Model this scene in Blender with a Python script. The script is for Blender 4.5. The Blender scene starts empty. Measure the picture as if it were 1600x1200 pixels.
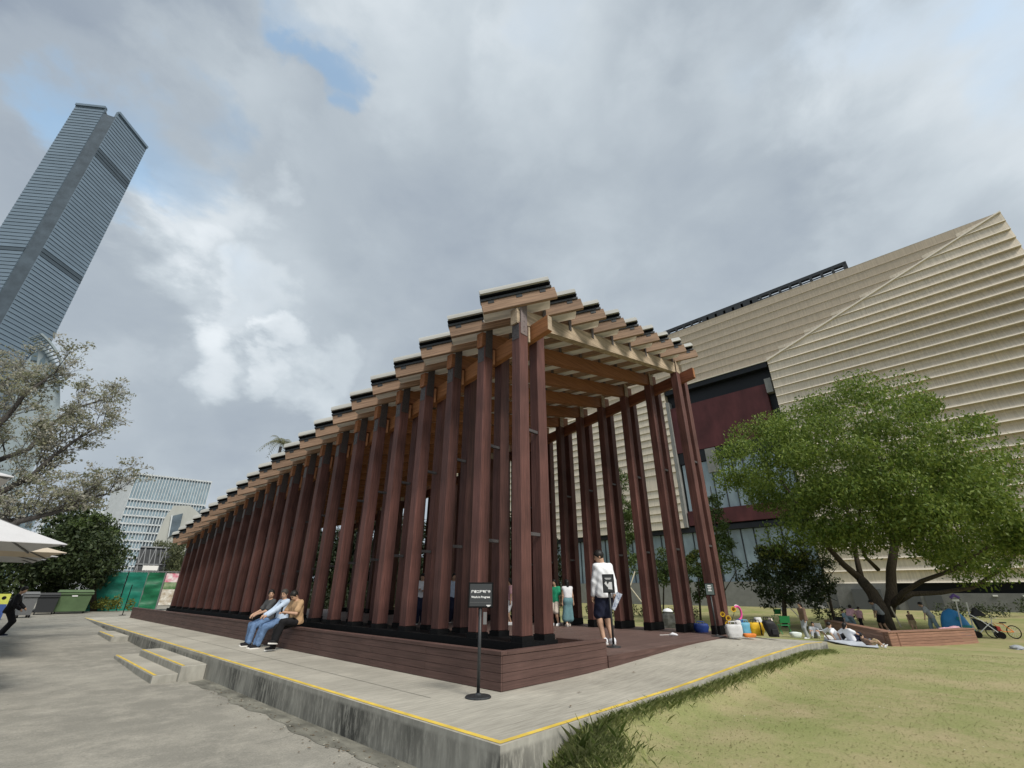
import bpy, math, random
import numpy as np
from mathutils import Vector, Matrix
random.seed(7); rng = np.random.default_rng(7)
scene = bpy.context.scene
COL = scene.collection
R = math.radians

# ---------------------------------------------------------------- camera
CH = 1.40                                   # eye height above the concrete walkway (z = 0)
F = 703.0                                   # focal length in pixels of the 1600 px wide photograph
PITCH = math.radians(24.677); YAW = math.radians(43.80)
HD = Vector((math.cos(YAW), math.sin(YAW), 0)); RT = Vector((math.sin(YAW), -math.cos(YAW), 0)); UP = Vector((0, 0, 1))
FW = HD*math.cos(PITCH) + UP*math.sin(PITCH); CU = -HD*math.sin(PITCH) + UP*math.cos(PITCH)
cam = bpy.data.cameras.new('camera'); camo = bpy.data.objects.new('camera', cam); COL.objects.link(camo)
cam.sensor_width = 36; cam.lens = F/1600*36; cam.clip_start = 0.05; cam.clip_end = 6000
camo.matrix_world = Matrix(((RT.x, CU.x, -FW.x, 0), (RT.y, CU.y, -FW.y, 0), (RT.z, CU.z, -FW.z, CH), (0, 0, 0, 1)))
scene.camera = camo

def ray(u, v):
    return FW*F + RT*(u-800) + CU*(600-v)
def at(u, v, D):                            # the point seen at (u, v), D metres away on the plan
    d = ray(u, v); return Vector((0, 0, CH)) + d*(D/math.hypot(d.x, d.y))
def on(u, v, z):                            # the point seen at (u, v) at height z
    d = ray(u, v); return Vector((0, 0, CH)) + d*((z-CH)/d.z)

# ---------------------------------------------------------------- sun, sky, exposure
SUN_EL, SUN_AZ = 47.0, -100.0                # azimuth of the direction towards the sun, degrees from +x
sd = Vector((math.cos(R(SUN_EL))*math.cos(R(SUN_AZ)), math.cos(R(SUN_EL))*math.sin(R(SUN_AZ)), math.sin(R(SUN_EL))))
sl = bpy.data.lights.new('sun', 'SUN'); sl.energy = 1.5; sl.angle = R(16); sl.color = (1, .95, .87)
so = bpy.data.objects.new('sun', sl); COL.objects.link(so); so.location = (0, 0, 60)
so.rotation_euler = sd.to_track_quat('Z', 'Y').to_euler()
scene.view_settings.view_transform = 'Standard'; scene.view_settings.look = 'None'
scene.view_settings.exposure = 1.2; scene.view_settings.gamma = 1.0
scene.view_settings.use_curve_mapping = False
scene.cycles.use_denoising = True
scene.cycles.max_bounces = 6; scene.cycles.diffuse_bounces = 3; scene.cycles.transparent_max_bounces = 8

world = bpy.data.worlds.new('World'); scene.world = world; world.use_nodes = True
nt = world.node_tree; nt.nodes.clear()
def N(tree, typ, **kw):
    n = tree.nodes.new(typ)
    for k, v in kw.items(): setattr(n, k, v)
    return n
def math_(tree, op, a, b=None, clamp=False):
    n = N(tree, 'ShaderNodeMath', operation=op, use_clamp=clamp)
    for i, x in enumerate((a, b)):
        if x is None: continue
        if isinstance(x, (int, float)): n.inputs[i].default_value = x
        else: tree.links.new(x, n.inputs[i])
    return n.outputs[0]
def mixc(tree, fac, a, b):
    n = N(tree, 'ShaderNodeMix', data_type='RGBA')
    for s, x in ((n.inputs[0], fac), (n.inputs[6], a), (n.inputs[7], b)):
        if isinstance(x, (int, float)): s.default_value = x
        elif isinstance(x, tuple): s.default_value = (*x, 1)
        else: tree.links.new(x, s)
    return n.outputs[2]
def build_sky():
    L = nt.links.new
    tc = N(nt, 'ShaderNodeTexCoord'); d = tc.outputs['Generated']
    sky = N(nt, 'ShaderNodeTexSky', sky_type='NISHITA', sun_disc=False)
    sky.sun_elevation = R(SUN_EL); sky.sun_rotation = R(90-SUN_AZ); sky.air_density = 1.0; sky.dust_density = 1.5
    # the cloud deck: the view direction meets a plane overhead
    cmb = N(nt, 'ShaderNodeVectorMath', operation='MULTIPLY'); L(d, cmb.inputs[0]); cmb.inputs[1].default_value = (2.1, 2.1, 3.2)
    def noise(scale, detail, rough, off, dist=0.0):
        mp = N(nt, 'ShaderNodeMapping'); mp.inputs['Location'].default_value = off; L(cmb.outputs[0], mp.inputs[0])
        n = N(nt, 'ShaderNodeTexNoise', noise_dimensions='3D')
        n.inputs['Scale'].default_value = scale; n.inputs['Detail'].default_value = detail
        n.inputs['Roughness'].default_value = rough; n.inputs['Distortion'].default_value = dist
        L(mp.outputs[0], n.inputs['Vector']); return n
    n1 = noise(1.0, 5, .48, (3.1, 1.7, 0), .2); n2 = noise(2.4, 9, .56, (9.2, 4.4, 2), .15); n3 = noise(1.4, 3, .5, (1, 8, 5))
    # warp the direction so that the cloud shapes get ragged edges
    nv = N(nt, 'ShaderNodeVectorMath', operation='SUBTRACT'); L(n2.outputs['Color'], nv.inputs[0]); nv.inputs[1].default_value = (.5, .5, .5)
    ns = N(nt, 'ShaderNodeVectorMath', operation='SCALE'); L(nv.outputs[0], ns.inputs[0]); ns.inputs['Scale'].default_value = .38
    nv2 = N(nt, 'ShaderNodeVectorMath', operation='SUBTRACT'); L(n3.outputs['Color'], nv2.inputs[0]); nv2.inputs[1].default_value = (.5, .5, .5)
    ns2 = N(nt, 'ShaderNodeVectorMath', operation='SCALE'); L(nv2.outputs[0], ns2.inputs[0]); ns2.inputs['Scale'].default_value = .18
    nn = N(nt, 'ShaderNodeVectorMath', operation='ADD'); L(d, nn.inputs[0]); L(ns.outputs[0], nn.inputs[1])
    nn1 = N(nt, 'ShaderNodeVectorMath', operation='ADD'); L(nn.outputs[0], nn1.inputs[0]); L(ns2.outputs[0], nn1.inputs[1])
    nn2 = N(nt, 'ShaderNodeVectorMath', operation='NORMALIZE'); L(nn1.outputs[0], nn2.inputs[0])
    def blobs(lst, start):
        acc = start
        for (u, v, r, w) in lst:
            c = ray(u, v).normalized()
            dp = N(nt, 'ShaderNodeVectorMath', operation='DOT_PRODUCT'); L(nn2.outputs[0], dp.inputs[0]); dp.inputs[1].default_value = c
            mr = N(nt, 'ShaderNodeMapRange', interpolation_type='SMOOTHSTEP')
            L(dp.outputs['Value'], mr.inputs[0]); mr.inputs[1].default_value = math.cos(R(r)); mr.inputs[2].default_value = math.cos(R(r*.25))
            mr.inputs[3].default_value = 0; mr.inputs[4].default_value = w
            acc = math_(nt, 'ADD', acc, mr.outputs[0])
        return acc
    b = math_(nt, 'MULTIPLY_ADD', n1.outputs['Fac'], .55); b.node.inputs[2].default_value = .27
    b = math_(nt, 'ADD', b, math_(nt, 'MULTIPLY', math_(nt, 'SUBTRACT', n2.outputs['Fac'], .5), .44))
    b = blobs(SKY_TONE, b)
    ramp = N(nt, 'ShaderNodeValToRGB'); cr = ramp.color_ramp
    stops = [(.0, (.235, .285, .37)), (.25, (.30, .352, .42)), (.5, (.40, .455, .51)), (.72, (.53, .59, .64)), (1.0, (.76, .81, .85))]
    cr.elements[0].position, cr.elements[0].color = stops[0][0], (*stops[0][1], 1)
    cr.elements[1].position, cr.elements[1].color = stops[-1][0], (*stops[-1][1], 1)
    for p, c in stops[1:-1]:
        e = cr.elements.new(p); e.color = (*c, 1)
    L(b, ramp.inputs[0])
    sc = N(nt, 'ShaderNodeVectorMath', operation='SCALE'); L(ramp.outputs[0], sc.inputs[0]); sc.inputs['Scale'].default_value = SKY_GAIN
    gap = math_(nt, 'MULTIPLY_ADD', math_(nt, 'SUBTRACT', n2.outputs['Fac'], .5), 1.6); gap.node.inputs[2].default_value = -.25
    gap = blobs(SKY_GAPS, gap)
    gm = N(nt, 'ShaderNodeMapRange', interpolation_type='SMOOTHSTEP'); L(gap, gm.inputs[0])
    gm.inputs[1].default_value = .0; gm.inputs[2].default_value = 1.45; gm.inputs[3].default_value = 0; gm.inputs[4].default_value = .8
    skyb = N(nt, 'ShaderNodeVectorMath', operation='MULTIPLY'); L(sky.outputs[0], skyb.inputs[0]); skyb.inputs[1].default_value = (1.6, 1.6, 1.32)
    mx = mixc(nt, gm.outputs[0], sc.outputs[0], skyb.outputs[0])
    bg = N(nt, 'ShaderNodeBackground'); L(mx, bg.inputs[0]); bg.inputs[1].default_value = .1
    out = N(nt, 'ShaderNodeOutputWorld'); L(bg.outputs[0], out.inputs[0])
# where the clouds of the photograph stand: (direction given by its pixel), angular radius, weight
SKY_GAIN = 4.85
SKY_TONE = [(140, 40, 17, -.26), (170, 420, 9, -.18), (650, 410, 15, -.11), (770, 510, 9, -.10), (400, 640, 8, -.12), (500, 290, 10, -.05), (1100, 370, 14, -.07), (60, 240, 8, -.06),
            (120, 150, 8, .16), (330, 330, 6, .20), (320, 420, 5, .14), (305, 545, 5, .30), (430, 548, 3.5, .26), (505, 600, 5, .18), (330, 150, 7, .16), (620, 60, 9, .12), (400, 480, 5, .16),
            (1450, 170, 15, .18), (1540, 80, 14, .12), (1200, 70, 12, .10), (870, 40, 10, .12), (240, 330, 4, .12)]
SKY_GAPS = [(490, 50, 6, .7), (500, 130, 5.5, .9), (507, 185, 3, .6), (430, 70, 5, .4), (258, 240, 8, 1.0), (235, 300, 4, .4), (380, 470, 5, .4), (470, 520, 4, .3), (1480, 30, 11, .6), (1590, 130, 8, .3), (870, 15, 7, .45), (1200, 15, 8, .4)]
build_sky()

# ---------------------------------------------------------------- mesh helpers
W = {}                                      # object -> world matrix
I4 = Matrix.Identity(4)
def frame(loc, rz=0.0): return Matrix.Translation(Vector(loc)) @ Matrix.Rotation(rz, 4, 'Z')
def put(o, parent, mw):
    COL.objects.link(o); W[o] = mw
    if parent is not None:
        o.parent = parent; o.matrix_basis = W[parent].inverted() @ mw
    else: o.matrix_basis = mw
    return o
def tag(o, label=None, cat=None, group=None, kind=None):
    if label: o['label'] = label
    if cat: o['category'] = cat
    if group: o['group'] = group
    if kind: o['kind'] = kind
    return o
def thing(name, label, cat, loc=(0, 0, 0), rz=0.0, group=None):
    o = bpy.data.objects.new(name, None); o.empty_display_size = .2
    put(o, None, frame(loc, rz)); return tag(o, label, cat, group)
def inst(src, name, parent, mw):
    o = bpy.data.objects.new(name, src.data); return put(o, parent, mw)

class MB:
    def __init__(s): s.v, s.f, s.m = [], [], []
    def add(s, vs, fs, mi=0):
        n = len(s.v); s.v += [tuple(p) for p in vs]; s.f += [tuple(n+i for i in f) for f in fs]; s.m += [mi]*len(fs); return s
    def hexa(s, p, mi=0):                   # p: bottom ring 0-3 counter-clockwise seen from above, top ring 4-7
        return s.add(p, [(3, 2, 1, 0), (4, 5, 6, 7), (0, 1, 5, 4), (1, 2, 6, 5), (2, 3, 7, 6), (3, 0, 4, 7)], mi)
    def box(s, x0, x1, y0, y1, z0, z1, ch=0.0, mi=0):
        if ch <= 0:
            return s.hexa([(x0, y0, z0), (x1, y0, z0), (x1, y1, z0), (x0, y1, z0), (x0, y0, z1), (x1, y0, z1), (x1, y1, z1), (x0, y1, z1)], mi)
        vs, idx = [], {}
        for ix in (0, 1):
            for iy in (0, 1):
                for iz in (0, 1):
                    c = [(x0, x1)[ix], (y0, y1)[iy], (z0, z1)[iz]]; sg = [(1, -1)[ix], (1, -1)[iy], (1, -1)[iz]]
                    for a in range(3):
                        q = [c[k] + (0 if k == a else sg[k]*ch) for k in range(3)]
                        idx[ix, iy, iz, a] = len(vs); vs.append(q)
        fs = []
        for a in range(3):
            b, c = (a+1) % 3, (a+2) % 3
            for e in (0, 1):
                ring = []
                for (p, q) in ((0, 0), (1, 0), (1, 1), (0, 1)):
                    k = [0, 0, 0]; k[a] = e; k[b] = p; k[c] = q; ring.append(idx[k[0], k[1], k[2], a])
                fs.append(ring if e else ring[::-1])
            for p in (0, 1):
                for q in (0, 1):
                    k0 = [0, 0, 0]; k0[b] = p; k0[c] = q; k1 = list(k0); k1[a] = 1
                    r = [idx[(*k0, b)], idx[(*k1, b)], idx[(*k1, c)], idx[(*k0, c)]]
                    fs.append(r if (p == q) else r[::-1])
        for ix in (0, 1):
            for iy in (0, 1):
                for iz in (0, 1):
                    r = [idx[ix, iy, iz, a] for a in range(3)]
                    fs.append(r if (ix+iy+iz) % 2 else r[::-1])
        return s.add(vs, fs, mi)
    def bar(s, a, b, w, h, up=(0, 0, 1), mi=0, ch=0.0):
        a, b = Vector(a), Vector(b); d = (b-a); L = d.length; d = d/L; up = Vector(up)
        if abs(d.dot(up)) > .99: up = Vector((0, 1, 0))
        sdv = d.cross(up).normalized(); u2 = sdv.cross(d)
        t = MB().box(0, L, -w/2, w/2, -h/2, h/2, ch)
        return s.add([a + d*p[0] - sdv*p[1] + u2*p[2] for p in t.v], t.f, mi)
    def tube(s, pts, rad, n=8, mi=0, caps=True):
        pts = [Vector(p) for p in pts]
        if isinstance(rad, (int, float)): rad = [rad]*len(pts)
        vs, fs = [], []; ref = None
        for i, p in enumerate(pts):
            d = (pts[min(i+1, len(pts)-1)] - pts[max(i-1, 0)]).normalized()
            if ref is None: ref = d.orthogonal().normalized()
            ref = (ref - d*ref.dot(d)).normalized(); b = d.cross(ref)
            for k in range(n):
                a = 2*math.pi*k/n; vs.append(p + (ref*math.cos(a) + b*math.sin(a))*rad[i])
        for i in range(len(pts)-1):
            for k in range(n):
                k2 = (k+1) % n; fs.append((i*n+k, i*n+k2, (i+1)*n+k2, (i+1)*n+k))
        if caps:
            fs.append(tuple(range(n))[::-1]); fs.append(tuple((len(pts)-1)*n+k for k in range(n)))
        return s.add(vs, fs, mi)
    def lathe(s, prof, n=16, c=(0, 0, 0), mi=0):
        vs, fs = [], []; c = Vector(c)
        for (r, z) in prof:
            for k in range(n):
                a = 2*math.pi*k/n; vs.append(c + Vector((r*math.cos(a), r*math.sin(a), z)))
        for i in range(len(prof)-1):
            for k in range(n):
                k2 = (k+1) % n; fs.append((i*n+k, i*n+k2, (i+1)*n+k2, (i+1)*n+k))
        fs.append(tuple(range(n))[::-1]); fs.append(tuple((len(prof)-1)*n+k for k in range(n)))
        return s.add(vs, fs, mi)
    def prism(s, poly, a, b, mi=0):         # poly: 3-D outline, extruded by the vector b - a
        a = Vector(a); b = Vector(b); n = len(poly); d = b-a
        vs = [Vector(p)+a*0 for p in poly] + [Vector(p)+d for p in poly]
        fs = [tuple(range(n))[::-1], tuple(range(n, 2*n))] + [(i, (i+1) % n, n+(i+1) % n, n+i) for i in range(n)]
        return s.add(vs, fs, mi)
    def build(s, name, mats, parent=None, fr=I4, origin=None, smooth=False, base=False, **tg):
        vs = np.array(s.v, float)
        if origin is None:
            lo, hi = vs.min(0), vs.max(0); origin = (lo+hi)/2
            if base: origin[2] = lo[2]
        origin = Vector(origin)
        me = bpy.data.meshes.new(name); me.from_pydata((vs - np.array(origin)).tolist(), [], s.f)
        if not isinstance(mats, (list, tuple)): mats = [mats]
        for m in mats: me.materials.append(m)
        if len(mats) > 1: me.polygons.foreach_set('material_index', s.m)
        if smooth: me.polygons.foreach_set('use_smooth', [True]*len(s.f))
        me.update()
        o = bpy.data.objects.new(name, me); put(o, parent, fr @ Matrix.Translation(origin))
        if tg: tag(o, **tg)
        return o
def npobj(name, vs, fs, mat_, parent=None, fr=I4, origin=None, smooth=False, **tg):
    vs = np.asarray(vs, np.float32); fs = np.asarray(fs, np.int32); k = fs.shape[1]
    if origin is None: origin = np.array([(vs[:, 0].min()+vs[:, 0].max())/2, (vs[:, 1].min()+vs[:, 1].max())/2, vs[:, 2].min()], np.float32)
    origin = np.asarray(origin, np.float32)
    me = bpy.data.meshes.new(name); me.vertices.add(len(vs)); me.vertices.foreach_set('co', (vs-origin).ravel())
    me.loops.add(fs.size); me.loops.foreach_set('vertex_index', fs.ravel())
    me.polygons.add(len(fs)); me.polygons.foreach_set('loop_start', np.arange(0, fs.size, k, dtype=np.int32))
    if smooth: me.polygons.foreach_set('use_smooth', np.ones(len(fs), bool))
    me.materials.append(mat_); me.update(calc_edges=True); me.validate()
    o = bpy.data.objects.new(name, me); put(o, parent, fr @ Matrix.Translation(Vector(origin.tolist())))
    if tg: tag(o, **tg)
    return o

# ---------------------------------------------------------------- materials
MATS = {}
def mat(name, col, rough=.75, ns=None, amt=.25, stretch=(1, 1, 1), col2=None, bump=0.0, metal=0.0, var=0.0, spec=.3, detail=5, ns2=None, amt2=0.0, coat=0.0, trans=0.0):
    m = bpy.data.materials.new(name); m.use_nodes = True; t = m.node_tree; L = t.links.new
    bs = t.nodes['Principled BSDF']; bs.inputs['Roughness'].default_value = rough; bs.inputs['Metallic'].default_value = metal
    bs.inputs['Specular IOR Level'].default_value = spec
    if coat: bs.inputs['Coat Weight'].default_value = coat; bs.inputs['Coat Roughness'].default_value = .1
    c = None
    if ns or var:
        oi = N(t, 'ShaderNodeObjectInfo'); tc = N(t, 'ShaderNodeTexCoord')
    if ns:
        sh = N(t, 'ShaderNodeMapping'); sh.inputs['Scale'].default_value = stretch; L(tc.outputs['Object'], sh.inputs[0])
        cb = N(t, 'ShaderNodeCombineXYZ'); k = math_(t, 'MULTIPLY', oi.outputs['Random'], 40.0)
        for i in range(3): L(k, cb.inputs[i])
        L(cb.outputs[0], sh.inputs['Location'])
        nz = N(t, 'ShaderNodeTexNoise'); nz.inputs['Scale'].default_value = ns; nz.inputs['Detail'].default_value = detail; nz.inputs['Roughness'].default_value = .62
        L(sh.outputs[0], nz.inputs['Vector'])
        lo = tuple(x*(1-amt) for x in col) if col2 is None else col
        hi = tuple(min(1, x*(1+amt)) for x in col) if col2 is None else col2
        mr = N(t, 'ShaderNodeMapRange'); L(nz.outputs['Fac'], mr.inputs[0]); mr.inputs[1].default_value = .32; mr.inputs[2].default_value = .68
        c = mixc(t, mr.outputs[0], lo, hi)
        if ns2:
            nz2 = N(t, 'ShaderNodeTexNoise'); nz2.inputs['Scale'].default_value = ns2; nz2.inputs['Detail'].default_value = 6; L(tc.outputs['Object'], nz2.inputs['Vector'])
            k2 = N(t, 'ShaderNodeMapRange'); L(nz2.outputs['Fac'], k2.inputs[0]); k2.inputs[1].default_value = .35; k2.inputs[2].default_value = .7
            k2.inputs[3].default_value = 1-amt2; k2.inputs[4].default_value = 1+amt2*.6
            vm = N(t, 'ShaderNodeVectorMath', operation='SCALE'); L(c, vm.inputs[0]); L(k2.outputs[0], vm.inputs['Scale']); c = vm.outputs[0]
        if bump:
            bp = N(t, 'ShaderNodeBump'); bp.inputs['Strength'].default_value = bump; bp.inputs['Distance'].default_value = .02
            L(nz.outputs['Fac'], bp.inputs['Height']); L(bp.outputs[0], bs.inputs['Normal'])
    if var:
        k3 = N(t, 'ShaderNodeMapRange'); L(oi.outputs['Random'], k3.inputs[0]); k3.inputs[3].default_value = 1-var; k3.inputs[4].default_value = 1+var
        vm = N(t, 'ShaderNodeVectorMath', operation='SCALE')
        if c is None: vm.inputs[0].default_value = col
        else: L(c, vm.inputs[0])
        L(k3.outputs[0], vm.inputs['Scale']); c = vm.outputs[0]
    if c is None: bs.inputs['Base Color'].default_value = (*col, 1)
    else: L(c, bs.inputs['Base Color'])
    if trans: bs.inputs['Transmission Weight'].default_value = trans
    MATS[name] = m; return m
def leafmat(name, a, b, rough=.55, tr=.25):
    m = bpy.data.materials.new(name); m.use_nodes = True; t = m.node_tree; L = t.links.new
    bs = t.nodes['Principled BSDF']; bs.inputs['Roughness'].default_value = rough; bs.inputs['Specular IOR Level'].default_value = .3
    g = N(t, 'ShaderNodeNewGeometry'); c = mixc(t, g.outputs['Random Per Island'], a, b); L(c, bs.inputs['Base Color'])
    tl = N(t, 'ShaderNodeBsdfTranslucent'); L(c, tl.inputs[0]); mx = N(t, 'ShaderNodeMixShader'); mx.inputs[0].default_value = tr
    L(bs.outputs[0], mx.inputs[1]); L(tl.outputs[0], mx.inputs[2]); L(mx.outputs[0], t.nodes['Material Output'].inputs[0])
    return m

POST = (.118, .052, .043)
m_post = mat('post_wood', POST, .6, 3.0, .42, (16, 16, .5), bump=.15, var=.22, ns2=.9, amt2=.28, detail=8)
m_plank_x = mat('plank_wood_x', (.115, .066, .056), .6, 3.2, .26, (.5, 12, 16), bump=.1, var=.10, ns2=1.1, amt2=.2)
m_plank_y = mat('plank_wood_y', (.115, .066, .056), .6, 3.2, .26, (12, .5, 16), bump=.1, var=.10, ns2=1.1, amt2=.2)
m_deck = mat('deck_wood', (.15, .098, .085), .6, 3.0, .25, (.5, 14, 14), bump=.08, var=.10, ns2=.8, amt2=.2)
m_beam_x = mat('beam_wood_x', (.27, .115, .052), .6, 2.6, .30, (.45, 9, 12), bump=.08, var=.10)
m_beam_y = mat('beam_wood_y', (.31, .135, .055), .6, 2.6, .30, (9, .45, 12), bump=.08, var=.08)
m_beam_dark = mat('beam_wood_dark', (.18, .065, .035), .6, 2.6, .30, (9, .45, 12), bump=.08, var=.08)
m_weather = mat('weathered_wood', (.40, .315, .225), .8, 2.4, .34, (.5, 9, 14), bump=.15, var=.05, ns2=2.2, amt2=.25)
m_joist = mat('joist_wood', (.25, .165, .112), .75, 2.6, .36, (.5, 10, 14), bump=.08, var=.16)
m_steel = mat('dark_steel', (.095, .085, .085), .5, 30, .25, var=.1, metal=.3)
m_black = mat('black_steel', (.006, .006, .0065), .6, 25, .3, spec=.15)
m_chan = mat('channel_steel', (.045, .05, .055), .5, 20, .2)
m_cap = mat('cap_metal', (.39, .39, .365), .5, 1.6, .10, (.6, 6, 6), var=.04)
m_gutter = mat('gutter_panel', (.74, .69, .62), .6, 1.5, .16, (.6, 6, 6), var=.06)
def translucent(m, k):
    t = m.node_tree; bs = t.nodes['Principled BSDF']; tl = N(t, 'ShaderNodeBsdfTranslucent'); mx = N(t, 'ShaderNodeMixShader'); mx.inputs[0].default_value = k
    t.links.new(bs.inputs['Base Color'].links[0].from_socket, tl.inputs[0]); t.links.new(bs.outputs[0], mx.inputs[1]); t.links.new(tl.outputs[0], mx.inputs[2]); t.links.new(mx.outputs[0], t.nodes['Material Output'].inputs[0])
translucent(m_gutter, .5)
m_conc = mat('slab_concrete', (.42, .395, .335), .85, 2.0, .22, (1.4, 22, 1), bump=.22, ns2=.55, amt2=.22)
m_yellow = mat('yellow_paint', (.80, .56, .05), .8, 16, .22, col2=(.68, .50, .13), ns2=2.5, amt2=.25, detail=8)
m_white = mat('white_paint', (.78, .77, .74), .6)
m_letter = mat('white_print', (.85, .85, .85), .6)
def curbmat():
    m = mat('curb_concrete', (.34, .33, .29), .9, 1.6, .25, (3, 3, 1), bump=.2)
    t = m.node_tree; L = t.links.new; bs = t.nodes['Principled BSDF']; tc = N(t, 'ShaderNodeTexCoord')
    mp = N(t, 'ShaderNodeMapping'); mp.inputs['Scale'].default_value = (6, 6, 1.5); L(tc.outputs['Object'], mp.inputs[0])
    nz = N(t, 'ShaderNodeTexNoise'); nz.inputs['Scale'].default_value = 2.2; nz.inputs['Detail'].default_value = 8; nz.inputs['Roughness'].default_value = .7; L(mp.outputs[0], nz.inputs[0])
    mr = N(t, 'ShaderNodeMapRange'); L(nz.outputs[0], mr.inputs[0]); mr.inputs[1].default_value = .38; mr.inputs[2].default_value = .54
    nb = N(t, 'ShaderNodeTexNoise'); nb.inputs['Scale'].default_value = .6; nb.inputs['Detail'].default_value = 3; L(tc.outputs['Object'], nb.inputs[0])
    mb = N(t, 'ShaderNodeMapRange'); L(nb.outputs[0], mb.inputs[0]); mb.inputs[1].default_value = .38; mb.inputs[2].default_value = .62; mb.inputs[3].default_value = .12; mb.inputs[4].default_value = 1
    old = bs.inputs['Base Color'].links[0].from_socket
    sz = N(t, 'ShaderNodeSeparateXYZ'); L(tc.outputs['Object'], sz.inputs[0])
    lp_ = N(t, 'ShaderNodeMapRange'); L(math_(t, 'ADD', sz.outputs[2], math_(t, 'MULTIPLY', nz.outputs[0], .10)), lp_.inputs[0]); lp_.inputs[1].default_value = .005; lp_.inputs[2].default_value = -.03
    c = mixc(t, math_(t, 'MULTIPLY', math_(t, 'MULTIPLY', mr.outputs[0], mb.outputs[0]), lp_.outputs[0]), old, (.06, .06, .054)); L(c, bs.inputs['Base Color'])
    return m
m_curb = curbmat()
def groundmat(name, a, b, c3, s1, s2, bump=.3, rough=.95, crack=False):
    m = bpy.data.materials.new(name); m.use_nodes = True; t = m.node_tree; L = t.links.new
    bs = t.nodes['Principled BSDF']; bs.inputs['Roughness'].default_value = rough; bs.inputs['Specular IOR Level'].default_value = .2
    tc = N(t, 'ShaderNodeTexCoord')
    def nz(s, d, ro=.6):
        n = N(t, 'ShaderNodeTexNoise'); n.inputs['Scale'].default_value = s; n.inputs['Detail'].default_value = d; n.inputs['Roughness'].default_value = ro
        L(tc.outputs['Object'], n.inputs[0]); return n.outputs['Fac']
    n1, n2, n3 = nz(s1, 6, .65), nz(s2, 9, .75), nz(38, 9, .8)
    def rng_(x, lo, hi):
        r = N(t, 'ShaderNodeMapRange'); L(x, r.inputs[0]); r.inputs[1].default_value = lo; r.inputs[2].default_value = hi; return r.outputs[0]
    c = mixc(t, rng_(n1, .36, .62), a, b); c = mixc(t, math_(t, 'MULTIPLY', rng_(n2, .45, .66), .8), c, c3)
    k = N(t, 'ShaderNodeMapRange'); L(n3, k.inputs[0]); k.inputs[1].default_value = .3; k.inputs[2].default_value = .7; k.inputs[3].default_value = .70 if crack else .76; k.inputs[4].default_value = 1.28 if crack else 1.22
    vm = N(t, 'ShaderNodeVectorMath', operation='SCALE'); L(c, vm.inputs[0]); L(k.outputs[0], vm.inputs['Scale']); L(vm.outputs[0], bs.inputs['Base Color'])
    if crack:
        wv = N(t, 'ShaderNodeTexNoise'); wv.inputs['Scale'].default_value = 1.3; wv.inputs['Detail'].default_value = 6; L(tc.outputs['Object'], wv.inputs[0])
        w2 = N(t, 'ShaderNodeVectorMath', operation='SCALE'); L(wv.outputs['Color'], w2.inputs[0]); w2.inputs['Scale'].default_value = .9
        w3 = N(t, 'ShaderNodeVectorMath', operation='ADD'); L(tc.outputs['Object'], w3.inputs[0]); L(w2.outputs[0], w3.inputs[1])
        vo = N(t, 'ShaderNodeTexVoronoi', feature='DISTANCE_TO_EDGE', voronoi_dimensions='2D'); vo.inputs['Scale'].default_value = .34; L(w3.outputs[0], vo.inputs['Vector'])
        ck = N(t, 'ShaderNodeMapRange'); L(vo.outputs['Distance'], ck.inputs[0]); ck.inputs[1].default_value = .0; ck.inputs[2].default_value = .0035; ck.inputs[3].default_value = .55; ck.inputs[4].default_value = 0
        gt = N(t, 'ShaderNodeMapRange'); L(n1, gt.inputs[0]); gt.inputs[1].default_value = .45; gt.inputs[2].default_value = .55
        c2 = mixc(t, math_(t, 'MULTIPLY', ck.outputs[0], gt.outputs[0]), vm.outputs[0], (.06, .058, .05)); L(c2, bs.inputs['Base Color'])
    bp = N(t, 'ShaderNodeBump'); bp.inputs['Strength'].default_value = bump; bp.inputs['Distance'].default_value = .02
    L(n3, bp.inputs['Height']); L(bp.outputs[0], bs.inputs['Normal']); return m
m_asphalt = groundmat('plaza_paving', (.225, .215, .185), (.30, .285, .245), (.40, .375, .32), .35, 1.7, .3, crack=True)
m_lawn = groundmat('lawn_soil', (.215, .245, .085), (.325, .31, .145), (.41, .33, .20), .25, .6, .5)
m_far = groundmat('far_ground_mat', (.16, .16, .13), (.2, .2, .16), (.2, .2, .18), .01, .05, .1)

# ---------------------------------------------------------------- ground
def sm(t): t = max(0.0, min(1.0, t)); return t*t*(3-2*t)
def lz(x, y):                               # lawn height
    z = -.25 - .45*sm((x-17)/11) + .45*sm((x-36)/22)
    if y < 6: z -= .24*(1-sm((x-4.15)/.95))
    if y < 5: z += .15*math.exp(-((y-3.93)/.42)**2)*sm((x-4.6)/1.2)*(1-sm((x-14.5)/3))
    return z + .02*math.sin(x*1.3+y*.7)*math.cos(y*1.1)
def az(y): return -.45 + .45*max(0, min(1, (y-15)/23)) + .12*max(0, min(1, (y-40)/12))
def sheet(name, xs, ys, zf, m, **tg):
    vs = [(x, y, zf(x, y)) for y in ys for x in xs]; n = len(xs)
    fs = [(j*n+i, j*n+i+1, (j+1)*n+i+1, (j+1)*n+i) for j in range(len(ys)-1) for i in range(n-1)]
    return npobj(name, vs, fs, m, origin=(0, 0, 0), smooth=True, kind='structure', **tg)
fr_ = lambda a, b, n: list(np.linspace(a, b, n))
sheet('ground', [-3000, 3000], [-3000, 3000], lambda x, y: -1.1, m_far)
sheet('lawn', fr_(4.15, 6, 14)+fr_(6.5, 20, 28)+fr_(21, 110, 50), fr_(-70, -6, 20)+fr_(-5, 2.4, 20)+fr_(2.6, 4.2, 17)+fr_(4.6, 8, 8)+fr_(9, 100, 40), lz, m_lawn)
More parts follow.
